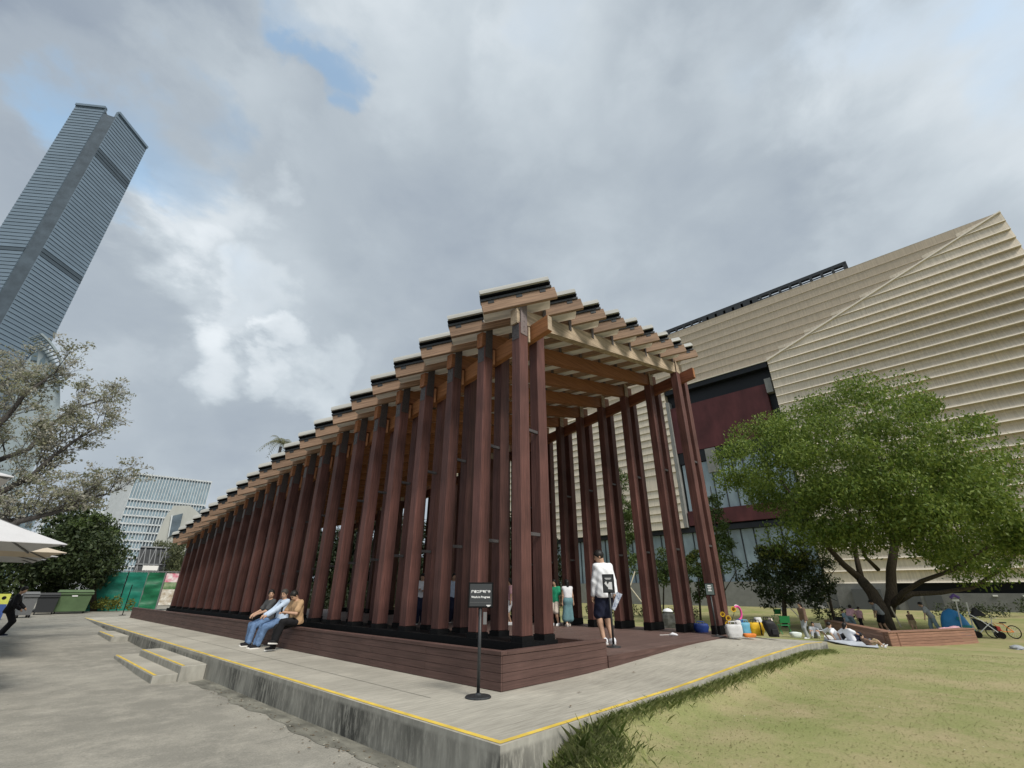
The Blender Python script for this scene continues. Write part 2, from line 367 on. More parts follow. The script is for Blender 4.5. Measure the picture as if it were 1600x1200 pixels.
sheet('plaza_paving', [-80, -20, -8, -4, 0, 2, 4.45], fr_(-40, 37.7, 60), lambda x, y: az(y), m_asphalt)
sheet('plaza_paving', [-80, -20, 0, 8, 14], fr_(37.7, 78, 20), lambda x, y: az(y)-.003, m_asphalt)
SX0, SY0, SX1, SY1 = 3.93, 3.93, 17.85, 5.80
def slab_h(x, y):
    b = sm((x-7)/6.5)*(1-sm((x-15.6)/2.2))*.19
    return b*(.38+.62*max(0, min(1, (y-SY0)/1.8)))
def slab():
    b = MB()
    xs = fr_(SX0, SX1, 57); ys = fr_(SY0, 5.95, 7); n = len(xs)
    b.add([(x, y, slab_h(x, y)) for y in ys for x in xs], [(j*n+i, j*n+i+1, (j+1)*n+i+1, (j+1)*n+i) for j in range(6) for i in range(n-1)], 0)
    y1 = 37.7
    b.add([(SX0, 5.95, 0), (6.3, 5.95, 0), (6.3, y1, 0), (SX0, y1, 0)], [(0, 1, 2, 3)], 0)
    # sides
    for i in range(n-1):
        b.add([(xs[i], SY0, -.8), (xs[i+1], SY0, -.8), (xs[i+1], SY0, slab_h(xs[i+1], SY0)), (xs[i], SY0, slab_h(xs[i], SY0))], [(0, 1, 2, 3)], 1)
    b.add([(SX1, SY0, -.8), (SX1, 5.95, -.8), (SX1, 5.95, 0), (SX1, SY0, 0)], [(0, 1, 2, 3)], 1)
    b.add([(SX1, 5.95, -.8), (6.3, 5.95, -.8), (6.3, 5.95, slab_h(6.3, 5.95)), (SX1, 5.95, 0)], [(0, 1, 2, 3)], 1)
    b.add([(SX0, y1, -.8), (SX0, SY0, -.8), (SX0, SY0, 0), (SX0, y1, 0)], [(0, 1, 2, 3)], 1)
    b.add([(6.3, y1, -.8), (SX0, y1, -.8), (SX0, y1, 0), (6.3, y1, 0)], [(0, 1, 2, 3)], 1)
    b.build('walkway', [m_conc, m_curb], origin=(SX0, SY0, 0), kind='structure')
    w = .075; i = .04
    b = MB(); xs2 = fr_(SX0+i, 17.6, 60)
    for a, c in zip(xs2[:-1], xs2[1:]):
        b.add([(a, SY0+i, slab_h(a, SY0+i)+.004), (c, SY0+i, slab_h(c, SY0+i)+.004), (c, SY0+i+w, slab_h(c, SY0+i+w)+.004), (a, SY0+i+w, slab_h(a, SY0+i+w)+.004)], [(0, 1, 2, 3)])
    b.add([(SX0+i, SY0+i+w, .004), (SX0+i+w, SY0+i+w, .004), (SX0+i+w, 37.5, .004), (SX0+i, 37.5, .004)], [(0, 1, 2, 3)])
    b.build('yellow_line', m_yellow, origin=(SX0, SY0, 0), kind='structure')
slab()
def steps():
    st = tag(thing('concrete_steps', 'two low concrete steps with yellow edges against the walkway kerb', 'steps', (3.4, 16.2, -.45)), None)
    for (x0, y0, y1, z) in ((2.95, 13.75, 18.8, -.30), (3.42, 13.62, 18.2, -.15)):
        p = MB().box(x0, 3.925, y0, y1, -.7, z, .01).build('step', m_curb, st)
        MB().box(x0+.01, 3.92, y0+.01, y1-.01, z-.01, z+.002).build('tread', m_conc, p)
        MB().add([(x0+.02, y0+.02, z+.006), (x0+.08, y0+.02, z+.006), (x0+.08, y1-.02, z+.006), (x0+.02, y1-.02, z+.006)], [(0, 1, 2, 3)]).build('yellow_line', m_yellow, p)
    st = thing('concrete_steps', 'single low concrete step further along the kerb with a yellow edge', 'steps', (3.6, 25, -.3))
    p = MB().box(3.42, 3.925, 23.4, 26.8, -.6, -.12, .01).build('step', m_curb, st)
    MB().box(3.43, 3.92, 23.41, 26.79, -.13, -.118).build('tread', m_conc, p)
    MB().add([(3.44, 23.42, -.112), (3.50, 23.42, -.112), (3.50, 26.78, -.112), (3.44, 26.78, -.112)], [(0, 1, 2, 3)]).build('yellow_line', m_yellow, p)
steps()
m_drain = mat('drain_concrete', (.10, .097, .08), .9, 1.6, .35, (3, .8, 1), col2=(.27, .26, .215), bump=.3, ns2=2, amt2=.3, detail=9)
b = MB()
for a, c in zip(fr_(3.93, 13.4, 80)[:-1], fr_(3.93, 13.4, 80)[1:]):
    b.add([(3.62+.05*math.sin(a*2.3)+.03*math.sin(a*7), a, -.446), (3.93, a, -.43), (3.93, c, -.43), (3.62+.05*math.sin(c*2.3)+.03*math.sin(c*7), c, -.446)], [(0, 1, 2, 3)])
b.build('drain_channel', m_drain, kind='structure')
b = MB()
for (x0, x1, y0, y1) in ((4.78, 4.792, 6.2, 37.2), (3.95, 5.74, 12.0, 12.012), (3.95, 5.74, 20.0, 20.012), (3.95, 5.74, 28.0, 28.012)): b.add([(x0, y0, .003), (x1, y0, .003), (x1, y1, .003), (x0, y1, .003)], [(0, 1, 2, 3)])
b.build('slab_joint', m_drain, kind='structure')

# ---------------------------------------------------------------- timber pavilion
def zb(x, y): return 7.02 + .203*(x-6.45) - .143*(y-6.1)
def pavilion():
    pv = thing('timber_pavilion', 'long dark red timber pavilion of tall paired posts with stepped roof strips', 'pavilion', (6, 6, 0))
    nL = 22; yl = [5.99+1.17*k for k in range(nL)]; yr = [5.95+1.10*k for k in range(nL)]
    # planter box of horizontal boards
    px, py = 5.76, 5.753
    lens = [5.753, 9.6, 14.2, 18.9, 23.5, 28.2, 32.3, 35.8]
    for r in range(4):
        z0, z1 = .004+r*.118, .118+r*.118
        off = 0 if r % 2 == 0 else 1.9
        ys = [5.753] + [y-off for y in lens[1:-1]] + [35.8]
        for a, c in zip(ys[:-1], ys[1:]):
            MB().box(px, px+.025, a+.002, c-.002, z0, z1, .004).build('board', m_plank_y, pv)
        MB().box(px+.028, 8.70, py, py+.025, z0, z1, .004).build('board', m_plank_x, pv)
    for a, c in zip(lens[:-1], lens[1:]):
        MB().box(px-.012, px+.125, a-(.012 if a < 6 else -.13*0), c-.003, .478, .537, .005).build('cap_board', m_plank_y, pv)
    MB().box(px+.128, 8.71, py-.012, py+.125, .476, .532, .005).build('cap_board', m_plank_x, pv)
    MB().box(8.675, 8.70, py+.027, 7.0, .2, .476).build('board', m_plank_y, pv)
    MB().box(px+.03, 7.9, py+.03, 35.7, .12, .22).build('trough_floor', m_black, pv)
    MB().box(px+.027, px+.06, py+.03, 35.7, .2, .47).build('trough_liner', m_black, pv)
    MB().box(px+.07, 8.66, py+.027, py+.06, .2, .47).build('trough_liner', m_black, pv)
    MB().box(6.46, 7.42, 5.95, 31.2, .18, .585).build('base_block', m_black, pv)  # continuous black box between the shoes, hides the deck behind
    # deck boards
    dz = lambda x: .262-.0055*(x-8.7)
    y = py+.002; n = 0
    while y < 12.6:
        x0 = 8.705 if y < 6.9 else 7.62
        MB().hexa([(x0, y, .1), (16.55, y, .1), (16.55, y+.142, .1), (x0, y+.142, .1), (x0, y, dz(x0)), (16.55, y, dz(16.55)), (16.55, y+.142, dz(16.55)), (x0, y+.142, dz(x0))]).build('deck_board', m_deck, pv)
        y += .147
    MB().hexa([(7.62, y, .1), (16.55, y, .1), (16.55, 35.6, .1), (7.62, 35.6, .1), (7.62, y, dz(7.62)), (16.55, y, dz(16.55)), (16.55, 35.6, dz(16.55)), (7.62, 35.6, dz(7.62))]).build('deck_floor', m_deck, pv)
    for r, (z0, z1) in enumerate(((.142, .238), (.02, .138), (-.1, .016))):
        MB().hexa([(8.705, py-.02, z0), (16.5, py-.02, z0-.045), (16.5, py, z0-.045), (8.705, py, z0), (8.705, py-.02, z1), (16.5, py-.02, z1-.045), (16.5, py, z1-.045), (8.705, py, z1)]).build('board', m_plank_x, pv)
    # posts, shoes, plates
    for side, ys, xo, xi, zs, zw in (('l', yl, 6.50, 7.09, .20, .68), ('r', yr, 14.98, 15.57, .235, .46)):
        for k, y in enumerate(ys):
            for x in (xo, xi):
                top = zb(x+.14, y+.13) - .004
                MB().box(x, x+.28, y, y+.25, zw, top, .01).build('post', m_post, pv)
                if side == 'l':
                    s = MB().box(x-.012, x+.292, y-.012, y+.262, zs, zw-.002, .004)
                    if k < 5:
                        for bx in (.08, .2):
                            for bz in (.5, .4): s.box(x+bx-.015, x+bx+.015, y-.022, y-.012, bz-.015, bz+.015)
                    s.build('post_shoe', m_black, pv)
            if side == 'r': MB().box(xo-.012, xi+.292, y-.012, y+.262, zs, zw-.002, .004).build('post_shoe', m_black, pv)
            top = zb(xo+.14, y+.13)
            for f in (.27, .60):
                z = zw + (top-zw)*f; MB().box(xo+.285, xi-.005, y+.03, y+.09, z-.03, z+.03).build('tie_bar', m_steel, pv)
            if side == 'l':
                s = MB().box(xo-.010, xo-.001, y+.02, y+.23, top-.43, top-.05)
                if k < 7:
                    for (by, bz) in ((.06, .38), (.18, .36), (.12, .30), (.06, .22), (.18, .20), (.12, .12)): s.box(xo-.020, xo-.010, y+by-.013, y+by+.013, top-bz-.013, top-bz+.013)
                s.build('steel_plate', m_steel, pv)
                s = MB().box(xo+.03, xo+.25, y-.012, y-.002, top-.30, top+.62)
                if k < 4:
                    for bz in (-.2, -.08, .06, .2, .34): s.box(xo+.13, xo+.155, y-.022, y-.012, top+bz-.013, top+bz+.013)
                s.build('steel_plate', m_steel if k else m_steel_pale, pv)
                MB().box(xo+.287, xo+.34, y-.015, y+.25, top-.43, top-.02).build('packing_board', m_weather if k < 1 else m_pack, pv)
            else:
                MB().box(xo+.02, xo+.26, y-.012, y-.002, top-.02, top+.50).build('steel_plate', m_weather, pv)
    # transverse beams
    for k in range(nL):
        a = Vector((6.44, yl[k]+.13, 0)); c = Vector((15.62, yr[k]+.13, 0))
        a.z = zb(a.x, a.y)+.20; c.z = zb(c.x, c.y)+.20
        ang = math.atan2(c.y-a.y, c.x-a.x); L = math.hypot(c.x-a.x, c.y-a.y); sl_ = (c.z-a.z)
        fr0 = frame(a, ang)
        w = .10
        MB().hexa([(0, -w, -.2), (L, -w, sl_-.2), (L, w, sl_-.2), (0, w, -.2), (0, -w, .2), (L, -w, sl_+.2), (L, w, sl_+.2), (0, w, .2)]).build('cross_beam', m_weather if k == 0 else m_beam_x, pv, fr0)
    # long beams
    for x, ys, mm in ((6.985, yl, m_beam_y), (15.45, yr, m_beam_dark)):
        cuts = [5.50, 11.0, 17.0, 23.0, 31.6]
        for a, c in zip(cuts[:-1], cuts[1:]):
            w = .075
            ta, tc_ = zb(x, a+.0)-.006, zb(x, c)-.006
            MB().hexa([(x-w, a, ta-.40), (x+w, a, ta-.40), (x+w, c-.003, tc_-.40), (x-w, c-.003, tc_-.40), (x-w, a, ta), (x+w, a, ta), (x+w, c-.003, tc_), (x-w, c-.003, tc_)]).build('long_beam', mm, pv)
        MB().box(x-.07, x+.07, 5.488, 5.499, zb(x, 5.5)-.39, zb(x, 5.5)-.02).build('beam_end', m_weather if x < 10 else m_beam_y, pv)
    # roof strips on the diagonal
    xl, xr, yf, yb = 6.0, 15.95, 5.315, 31.9; sx, sy = 1.072, 1.173
    def ends(j, el=0.0):
        y0 = 6.513+sy*j; k = sy/sx
        A = [xl, y0]
        if y0 > yb: A = [xl+(y0-yb)/k, yb]
        B = [xl+(y0-yf)/k, yf]
        if B[0] > xr: B = [xr, y0-(xr-xl)*k]
        a = Vector((A[0], A[1], 0)); c = Vector((B[0], B[1], 0)); d = (c-a).normalized()
        a -= d*0; c += d*el
        a.z, c.z = zb(a.x, a.y), zb(c.x, c.y); return a, c
    half = [(math.cos(math.pi*i/10), math.sin(math.pi*i/10)) for i in range(11)]
    def lie(a, c):                           # frame with x along the strip and z upward
        d = (c-a).normalized(); s_ = Vector((0, 0, 1)).cross(d).normalized(); u = d.cross(s_)
        return Matrix(((d.x, s_.x, u.x, a.x), (d.y, s_.y, u.y, a.y), (d.z, s_.z, u.z, a.z), (0, 0, 0, 1))), (c-a).length
    for j in range(31):
        a, c = ends(j); fr0, L = lie(a, c)
        if L < .5: continue
        MB().box(-.02, L+.10, -.05, .05, .41, .70, .004).build('joist', m_joist, pv, fr0)
        MB().box(-.03, L+.03, -.085, .085, .703, .755).build('channel', m_chan, pv, fr0)
        MB().box(-.01, L-.01, -.05, .05, .757, .79).build('channel', m_black, pv, fr0)
        MB().box(-.02, L+.02, -.13, .13, .792, .825).build('channel', m_black, pv, fr0)
        cp = MB().prism([(0, .20*cx, .827+.20*sn) for cx, sn in half], (0, 0, 0), (L, 0, 0)); cp.build('roof_cap', m_cap, pv, fr0)
        if j < 22:
            for t in ((.22, .9, L-.2) if L > 1.3 else (.22, L-.2)):
                MB().box(t-.07, t+.07, -.062, .062, .62, .702).build('hanger', m_chan, pv, fr0)
    for j in range(30):
        a, c = ends(j+.5); fr0, L = lie(a, c)
        if L < 1.0: continue
        lo = [(-.35*cx, -.27*sn) for cx, sn in half]; hi = [(.33*cx, -.25*sn) for cx, sn in half]
        b_ = MB(); n = len(lo)
        outer = [(cx*.30, .66-.20*sn) for cx, sn in half]; inner = [(cx*.285, .668-.185*sn) for cx, sn in half]
        vs = []
        for x in (.42, L-.42): vs += [(x, p, q) for p, q in outer] + [(x, p, q) for p, q in inner]
        fs = []
        m2 = 2*n
        for i in range(n-1):
            fs += [(i, i+1, m2+i+1, m2+i), (n+i+1, n+i, m2+n+i, m2+n+i+1), (i+1, i, n+i, n+i+1), (m2+i, m2+i+1, m2+n+i+1, m2+n+i)]
        fs += [(0, m2, m2+n, n), (n-1, 2*n-1, m2+2*n-1, m2+n-1)]
        b_.add(vs, fs).build('roof_gutter', m_gutter, pv, fr0, smooth=False)
    # brackets where the joists cross the nearer beams
    for k in range(6):
        yb_ = yl[k]+.13
        for j in range(0, 24):
            t = (6.513+sy*j - yb_)/(sy/sx); x = xl+t
            if 7.1 < x < 15.4:
                z = zb(x, yb_); MB().box(x-.05, x+.05, yb_-.13, yb_-.103, z+.27, z+.60).build('bracket', m_steel, pv)
m_steel_pale = mat('primed_steel', (.19, .155, .15), .6, 12, .2)
m_pack = mat('packing_wood', (.42, .20, .10), .65, 3, .25, (9, 9, .5))
pavilion()

# ---------------------------------------------------------------- museum
def museum():
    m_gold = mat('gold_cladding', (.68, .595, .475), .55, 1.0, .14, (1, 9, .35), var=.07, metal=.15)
    m_gold2 = mat('gold_cladding_shaded', (.57, .475, .365), .55, 1.0, .12, (1, 9, .35), var=.04, metal=.15)  # darker gold: shade of the downward-facing panel put into its colour
    m_lip = mat('gold_edge', (.76, .69, .575), .5)
    m_red = mat('maroon_cladding', (.095, .028, .030), .6, .5, .22, (1, 1.5, .6), ns2=.3, amt2=.2)
    m_dk = mat('dark_recess', (.012, .014, .018), .5, .4, .2)
    m_gls = mat('museum_glass', (.26, .33, .37), .15, .35, .3, (1, 1.2, .5), spec=.6)  # pale blue base colour carries a painted sky reflection
    m_mul = mat('mullion_metal', (.03, .035, .04), .5)
    m_gran = mat('granite_wall', (.20, .20, .195), .85, 30, .28, ns2=2, amt2=.15)
    m_gran2 = mat('pale_wall', (.24, .24, .23), .85, 1.5, .12)
    m_panel = mat('grey_door', (.10, .105, .11), .6)
    mu = thing('museum_building', 'large gold clad museum with ribbed flaring facade and maroon recess', 'building', (60, 12, -.4))
    X = 60.0; ye = -12.3
    zf = lambda y: 28.4 if y > 11.9 else 28.4+(11.9-y)*(8.6/24.2)
    # ribbed panel, bay by the near corner: ribs grow deeper towards the corner
    h = 1.12; z = 2.1
    dep = lambda y: .12 + .52*max(0, (11.9-y)/24.2)
    while z < 36.9:
        z1 = min(z+h, 37.0)
        ys = 11.9 if z < 28.4 else 11.9-(z-28.4)*24.2/8.6
        if ys < ye+.3: break
        d0, d1 = (dep(ye) if z < 28.4 else .10+.52*(ys-ye)/24.2), .08
        def q(y, zz, d): return (X-d, y, zz)
        hx = [(X-d0, ye, z), (X+1.2, ye, z), (X+1.2, ys, z), (X-d1, ys, z), (X-.02, ye, z1), (X+1.2, ye, z1), (X+1.2, ys, z1), (X-.02, ys, z1)]
        p = MB().hexa(hx).build('facade_rib', m_gold, mu)
        MB().hexa([(X-d0-.09, ye, z-.03), (X-d0+.05, ye, z-.03), (X-d1+.05, ys, z-.03), (X-d1-.09, ys, z-.03), (X-d0-.02, ye, z+.07), (X-d0+.08, ye, z+.07), (X-d1+.08, ys, z+.07), (X-d1-.02, ys, z+.07)]).build('rib_edge', m_lip, p)
        z += h
    # leaning upper panel
    xo = lambda y, zz: X - .17*max(0, zz-zf(y))
    h = 1.07; z = 28.4
    while z < 36.95:
        z1 = min(z+h, 37.0)
        e0 = 11.9-(z-28.4)*24.2/8.6; e1 = 11.9-(z1-28.4)*24.2/8.6
        e0, e1 = max(e0, ye), max(e1, ye)
        yb_ = 82
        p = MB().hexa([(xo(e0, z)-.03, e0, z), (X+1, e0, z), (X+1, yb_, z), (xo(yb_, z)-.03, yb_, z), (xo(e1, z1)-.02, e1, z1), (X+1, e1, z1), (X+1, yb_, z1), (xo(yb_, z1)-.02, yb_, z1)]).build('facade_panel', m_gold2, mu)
        if z > 28.5: MB().bar((xo(e0, z)-.07, e0, z+.02), (xo(yb_, z)-.07, yb_, z+.02), .05, .05).build('panel_edge', m_gold, p)
        z += h
    MB().hexa([(X-.24, 11.9, 28.30), (X+.2, 11.9, 28.28), (X+.2, ye+.02, 36.86), (X-.20, ye+.02, 36.88), (X-.20, 11.9, 28.50), (X+.2, 11.9, 28.52), (X+.2, ye+.02, 37.05), (X-.16, ye+.02, 37.03)]).build('fold_edge', m_lip, mu)
    MB().bar((X-.16, 11.9, 28.35), (X-.16, 27, 28.35), .12, .12).build('opening_edge', m_lip, mu)
    # solid core so that no light leaks through
    MB().box(X+1.25, X+34, ye+.2, 82, 1.2, 36.8).build('core', m_dk, mu)
        # recess with maroon box and glazing
    b = MB(); b.box(X+1.0, X+1.2, 12, 27, 8.5, 28.4); b.build('recess_wall', m_dk, mu)
    MB().box(X-.05, X+1.1, 12.05, 26, 27.6, 28.34).build('soffit', m_dk, mu)
    MB().box(X+.25, X+.95, 12.9, 26.4, 18.8, 25.5).build('maroon_box', m_red, mu)
    MB().box(X+.1, X+.95, 12.1, 12.85, 24.2, 26.1).build('grey_fin', m_gran2, mu)
    MB().box(X+.25, X+.95, 12.2, 25.6, 9.1, 10.9).build('maroon_box', m_red, mu)
    MB().box(X+.35, X+.95, 12.2, 25.6, 17.2, 18.75).build('dark_soffit', m_dk, mu)
    for i in range(10):
        y0 = 12.3+i*1.32
        MB().box(X+.55, X+.6, y0+.06, y0+1.26, 10.95, 17.1).build('window', m_gls, mu)
        MB().box(X+.45, X+.62, y0-.06, y0+.05, 10.95, 17.1).build('mullion', m_mul, mu)
    MB().box(X+.2, X+.95, 20.6, 21.9, 15.5, 18.7).build('grey_fin', m_gran2, mu)
    # the ribbed block further along
    z = 8.9; h = 1.06
    while z < 28.3:
        hh = 2.1 if abs(z-14.2) < .2 else h
        z1 = min(z+hh, 28.4)
        d = .17
        p = MB().hexa([(X-d, 26.2, z), (X+1, 26.2, z), (X+1, 82, z), (X-d, 82, z), (X, 26.2, z1), (X+1, 26.2, z1), (X+1, 82, z1), (X, 82, z1)]).build('facade_rib', m_gold, mu)
        MB().box(X-d-.03, X-d+.05, 26.2, 82, z-.03, z+.03).build('rib_edge', m_lip, p)
        z = z1
    MB().box(X-.1, X+1, 25.75, 26.18, 8.9, 26.5).build('corner_fin', m_gran2, mu)
    MB().box(X+.35, X+1.24, 12.1, 82, 8.3, 8.88).build('dark_soffit', m_dk, mu)
    for i in range(40):
        y0 = 12.2+i*1.5
        MB().box(X+1.1, X+1.16, y0+.06, y0+1.44, 2.4, 8.28).build('window', m_gls, mu)
        if i < 24: MB().box(X+1.0, X+1.2, y0-.06, y0+.055, 2.4, 8.28).build('mullion', m_mul, mu)
    # base
    MB().box(X+.9, X+1.24, ye-12, 12.0, 1.2, 2.08).build('shadow_gap', m_dk, mu)
    MB().box(X-.6, X+1.0, ye-40, 6.4, -.9, 1.2).build('base_wall', m_gran, mu)
    MB().box(X-.3, X+1.0, 6.42, 11.2, -.9, 2.05).build('base_wall', m_gran, mu)
    MB().box(X+.3, X+1.45, 11.22, 82, -.9, 2.38).build('base_wall', m_gran2, mu)
    for (y0, y1, z1) in ((7.4, 9.8, 1.55), (4.6, 5.7, 1.0), (3.1, 4.3, 1.0)):
        MB().box(X-.66, X-.34 if z1 > 1.2 else X-.5, y0, y1, -.3, z1).build('door_panel', m_panel, mu)
    for y in (-.4, -2.2, -4.0, -5.8, -7.6): MB().box(X-.68, X-.6, y-.16, y+.16, .95, 1.07).build('wall_light', m_white, mu)
    # dark roof screen
    MB().bar((X+2.6, 1.0, 39.42), (X+2.6, 60, 39.42), .5, .45).build('roof_screen', m_chan, mu)
    MB().bar((X+2.4, 1.0, 38.72), (X+2.4, 60, 38.72), .12, .12).build('roof_rail', m_chan, mu)
    for i in range(40): MB().box(X+2.3, X+2.6, 1.0+i*1.25, 1.30+i*1.25, 36.8, 39.2).build('screen_post', m_chan, mu)
    MB().box(X+2.3, X+3.2, 11.5, 19.5, 36.8, 39.2).build('screen_panel', m_chan, mu)
    MB().box(X+2.3, X+6, .85, 1.0, 36.8, 39.6).build('screen_panel', m_chan, mu)
    MB().box(X+3, X+30, 1.2, 60, 36.8, 37.0).build('roof', m_dk, mu)
    # outside stair beside the base wall
    st = thing('stair', 'pale stone stair with dark handrails climbing beside the museum base', 'stair', (58, 12.5, -.4))
    for i in range(12):
        MB().box(57.4, 59.6, 11.6+i*.36, 16.4, -.6+i*.18, -.6+(i+1)*.18-.004).build('step', m_gran2, st)
    for x in (57.3, 59.7): MB().bar((x, 11.3, .45), (x, 15.8, 2.75), .07, .07).build('handrail', m_mul, st)
museum()

# ---------------------------------------------------------------- skyscraper
def tower():
    m_t = mat('tower_glass', (.165, .22, .27), .3, .05, .12, (1, 1, 6), var=.07, spec=.5, metal=.2)
    m_td = mat('tower_dark_band', (.065, .088, .108), .4, .05, .1)
    m_tn = mat('tower_notch_mesh', (.062, .084, .105), .5, .12, .25)
    H = 480.0; B = [at(178, 180, 1), at(120, 163, 1), at(200, 180, 1), at(230, 230, 1)]
    def top(u, v, k=1.0):
        d = ray(u, v); t = (H*k-CH)/d.z; return Vector((d.x*t, d.y*t, 0))
    a0 = top(166, 168); a1 = top(120, 163); b0 = top(186, 175); b1 = top(230, 230)
    mid = (a0+b0)/2; back = (a1-a0) + (b1-b0)
    tw = thing('skyscraper', 'very tall glass skyscraper with horizontal shingled floors, cut off by the left frame', 'skyscraper', (a0.x, a0.y, -1))
    da, db = (a1-a0), (b1-b0); na = Vector((da.y, -da.x, 0)).normalized(); nb = Vector((-db.y, db.x, 0)).normalized()
    if na.dot(Vector((0, 0, 0))-a0) < 0: na = -na
    if nb.dot(-b0) < 0: nb = -nb
    inn = (back).normalized()
    c = a1 + db*.98
    n = 118; fh = H/n
    for i in range(n):
        z = i*fh; dark = i in (101, 102, 103, 69, 70, 38, 39)
        for p0, p1, nn in ((a0, a1, na), (b0, b1, nb)):
            if i == n-1: pass
            o = nn*(fh*.10)
            ins = -nn*2.5
            vs = [p0+o+Vector((0, 0, z)), p1+o+Vector((0, 0, z)), p1+ins+Vector((0, 0, z)), p0+ins+Vector((0, 0, z)),
                  p0+Vector((0, 0, z+fh*.93)), p1+Vector((0, 0, z+fh*.93)), p1+ins+Vector((0, 0, z+fh*.93)), p0+ins+Vector((0, 0, z+fh*.93))]
            if nn is nb: vs = [vs[1], vs[0], vs[3], vs[2], vs[5], vs[4], vs[7], vs[6]]
            MB().hexa(vs).build('floor_band', m_td if (dark and nn is nb or i in (69,)) else m_t, tw)
    z0, z1 = Vector((0, 0, -1)), Vector((0, 0, H-9))
    k = -na*1.2; k2 = -nb*1.2; back2 = c
    r = [a0+k, a1+k, c, b1+k2, b0+k2]
    MB().add([p+z0 for p in r]+[p+z1 for p in r], [tuple(range(5)), tuple(range(9, 4, -1))]+[(i, 5+i, 5+(i+1) % 5, (i+1) % 5) for i in range(5)]).build('core', m_td, tw)
    # the recessed corner strip, sunk between the two shingled faces
    q0, q1 = a0-na*.6, b0-nb*.6
    inw = (c-mid).normalized()
    MB().add([q0+z0, q1+z0, q1+inw*3+z0, q0+inw*3+z0, q0+z1, q1+z1, q1+inw*3+z1, q0+inw*3+z1], [(0, 1, 5, 4), (4, 5, 6, 7), (1, 2, 6, 5), (3, 0, 4, 7)]).build('corner_strip', m_tn, tw)
    for p0, p1 in ((a0, a1), (b0, b1)):
        MB().bar(p0+Vector((0, 0, H-1)), p1+Vector((0, 0, H-1)), 3, 3).build('parapet', m_t, tw)
    MB().tube([a0+inw*2+Vector((0, 0, H-3)), mid+inw*1+Vector((0, 0, H-13)), b0+inw*2+Vector((0, 0, H-7))], .8, 6).build('corner_arc', m_td, tw)
tower()

m_bgl = mat('pale_glass', (.24, .32, .37), .2, .3, .2, spec=.5)
m_bwh = mat('pale_cladding', (.52, .55, .56), .7, .6, .08)
m_bdk = mat('grey_glass', (.10, .13, .155), .25, .3, .3, (1, 1, 2))
m_bconc = mat('raw_concrete', (.42, .43, .40), .85, .25, .10, (1, 1, .4), ns2=.08, amt2=.12)
def podium():
    D = 330
    m_pod = mat('podium_cladding', (.24, .29, .31), .5, .4, .1); m_pw = mat('podium_glass', (.10, .14, .165), .2)
    P = [at(u, v, D) for u, v in ((20, 640), (34, 575), (55, 548), (67, 540), (82, 556), (90, 574), (94, 600), (94, 640))]
    g = thing('curved_canopy_building', 'pale green glass block with a curved ribbed canopy at the foot of the skyscraper', 'building', (P[0].x, P[0].y, -1))
    n = Vector((P[3].x, P[3].y, 0)).normalized()
    lo = [Vector((P[0].x, P[0].y, -1))] + P + [Vector((P[-1].x, P[-1].y, -1))]
    MB().prism(lo, (0, 0, 0), n*30).build('block', m_pod, g)
    for (u0, v0, u1, v1) in ((48, 562, 58, 556), (60, 574, 70, 562), (73, 588, 82, 574), (50, 590, 57, 580), (62, 604, 70, 592)):
        q = [at(u, v, D-.8) for u, v in ((u0, v0), (u0+3, v0-12), (u1+2, v1-8), (u1, v1+8))]
        MB().prism(q, (0, 0, 0), n*.7).build('window', m_pw, g)
    rim = [at(u, v, D-6) for u, v in ((64, 522), (70, 527), (77, 534), (84, 543), (90, 553), (95, 564), (98, 576), (99, 590), (97, 606))]
    for p, q in zip(rim[:-1], rim[1:]): MB().bar(p, q+(q-p)*.05, 2.0, .9).build('canopy_rim', m_pod, g)
    for p, q in zip(rim[:-1], rim[1:]):
        for t in (0, .5): a = p.lerp(q, t); MB().bar(a, a-RT*5.5+n*3-UP*1.6, .45, .45).build('canopy_rib', m_pod, g)
podium()
def office():
    D = 300
    a, b_ = at(215, 738, D), at(330, 755, D)
    H = a.z; a0 = Vector((a.x, a.y, 0)); b0 = Vector((b_.x, b_.y, 0))
    g = thing('office_block', 'distant pale glass office block with a grid of fins and slabs', 'building', (a0.x, a0.y, -1))
    wn = (b0-a0).normalized(); dn = Vector((-wn.y, wn.x, 0))
    if dn.dot(a0) < 0: dn = -dn
    fr0 = Matrix(((wn.x, dn.x, 0, a0.x), (wn.y, dn.y, 0, a0.y), (0, 0, 1, 0), (0, 0, 0, 1))); L = (b0-a0).length
    MB().box(0, L, 0, 26, -1, H-1).build('glass_volume', m_bgl, g, fr0)
    MB().hexa([(-9, 12, -1), (-.02, 0, -1), (-.02, 26, -1), (-9, 30, -1), (-8, 12, H-3), (-.02, 0, H-.5), (-.02, 26, H-.5), (-8, 30, H-3)]).build('side_wing', m_bwh, g, fr0)
    zs = [H-.8, H-13.5] + [H-13.5-3.9*i for i in range(1, 12)]
    for z in zs: MB().box(-.3, L+.3, -.9, -.02, z-.35, z+.35).build('floor_slab', m_bwh, g, fr0)
    nf = 27
    for i in range(nf):
        x = L*i/(nf-1)
        MB().box(x-.15, x+.15, -.9, -.03, -1, H-.5).build('fin', m_bwh, g, fr0)
    for i in range(9, 18):
        for j in range(3, 11):
            MB().box(L*i/(nf-1)+.3, L*(i+1)/(nf-1)-.3, -.25, -.01, zs[j]-3.2, zs[j]-.6).build('window', m_bdk, g, fr0)
office()
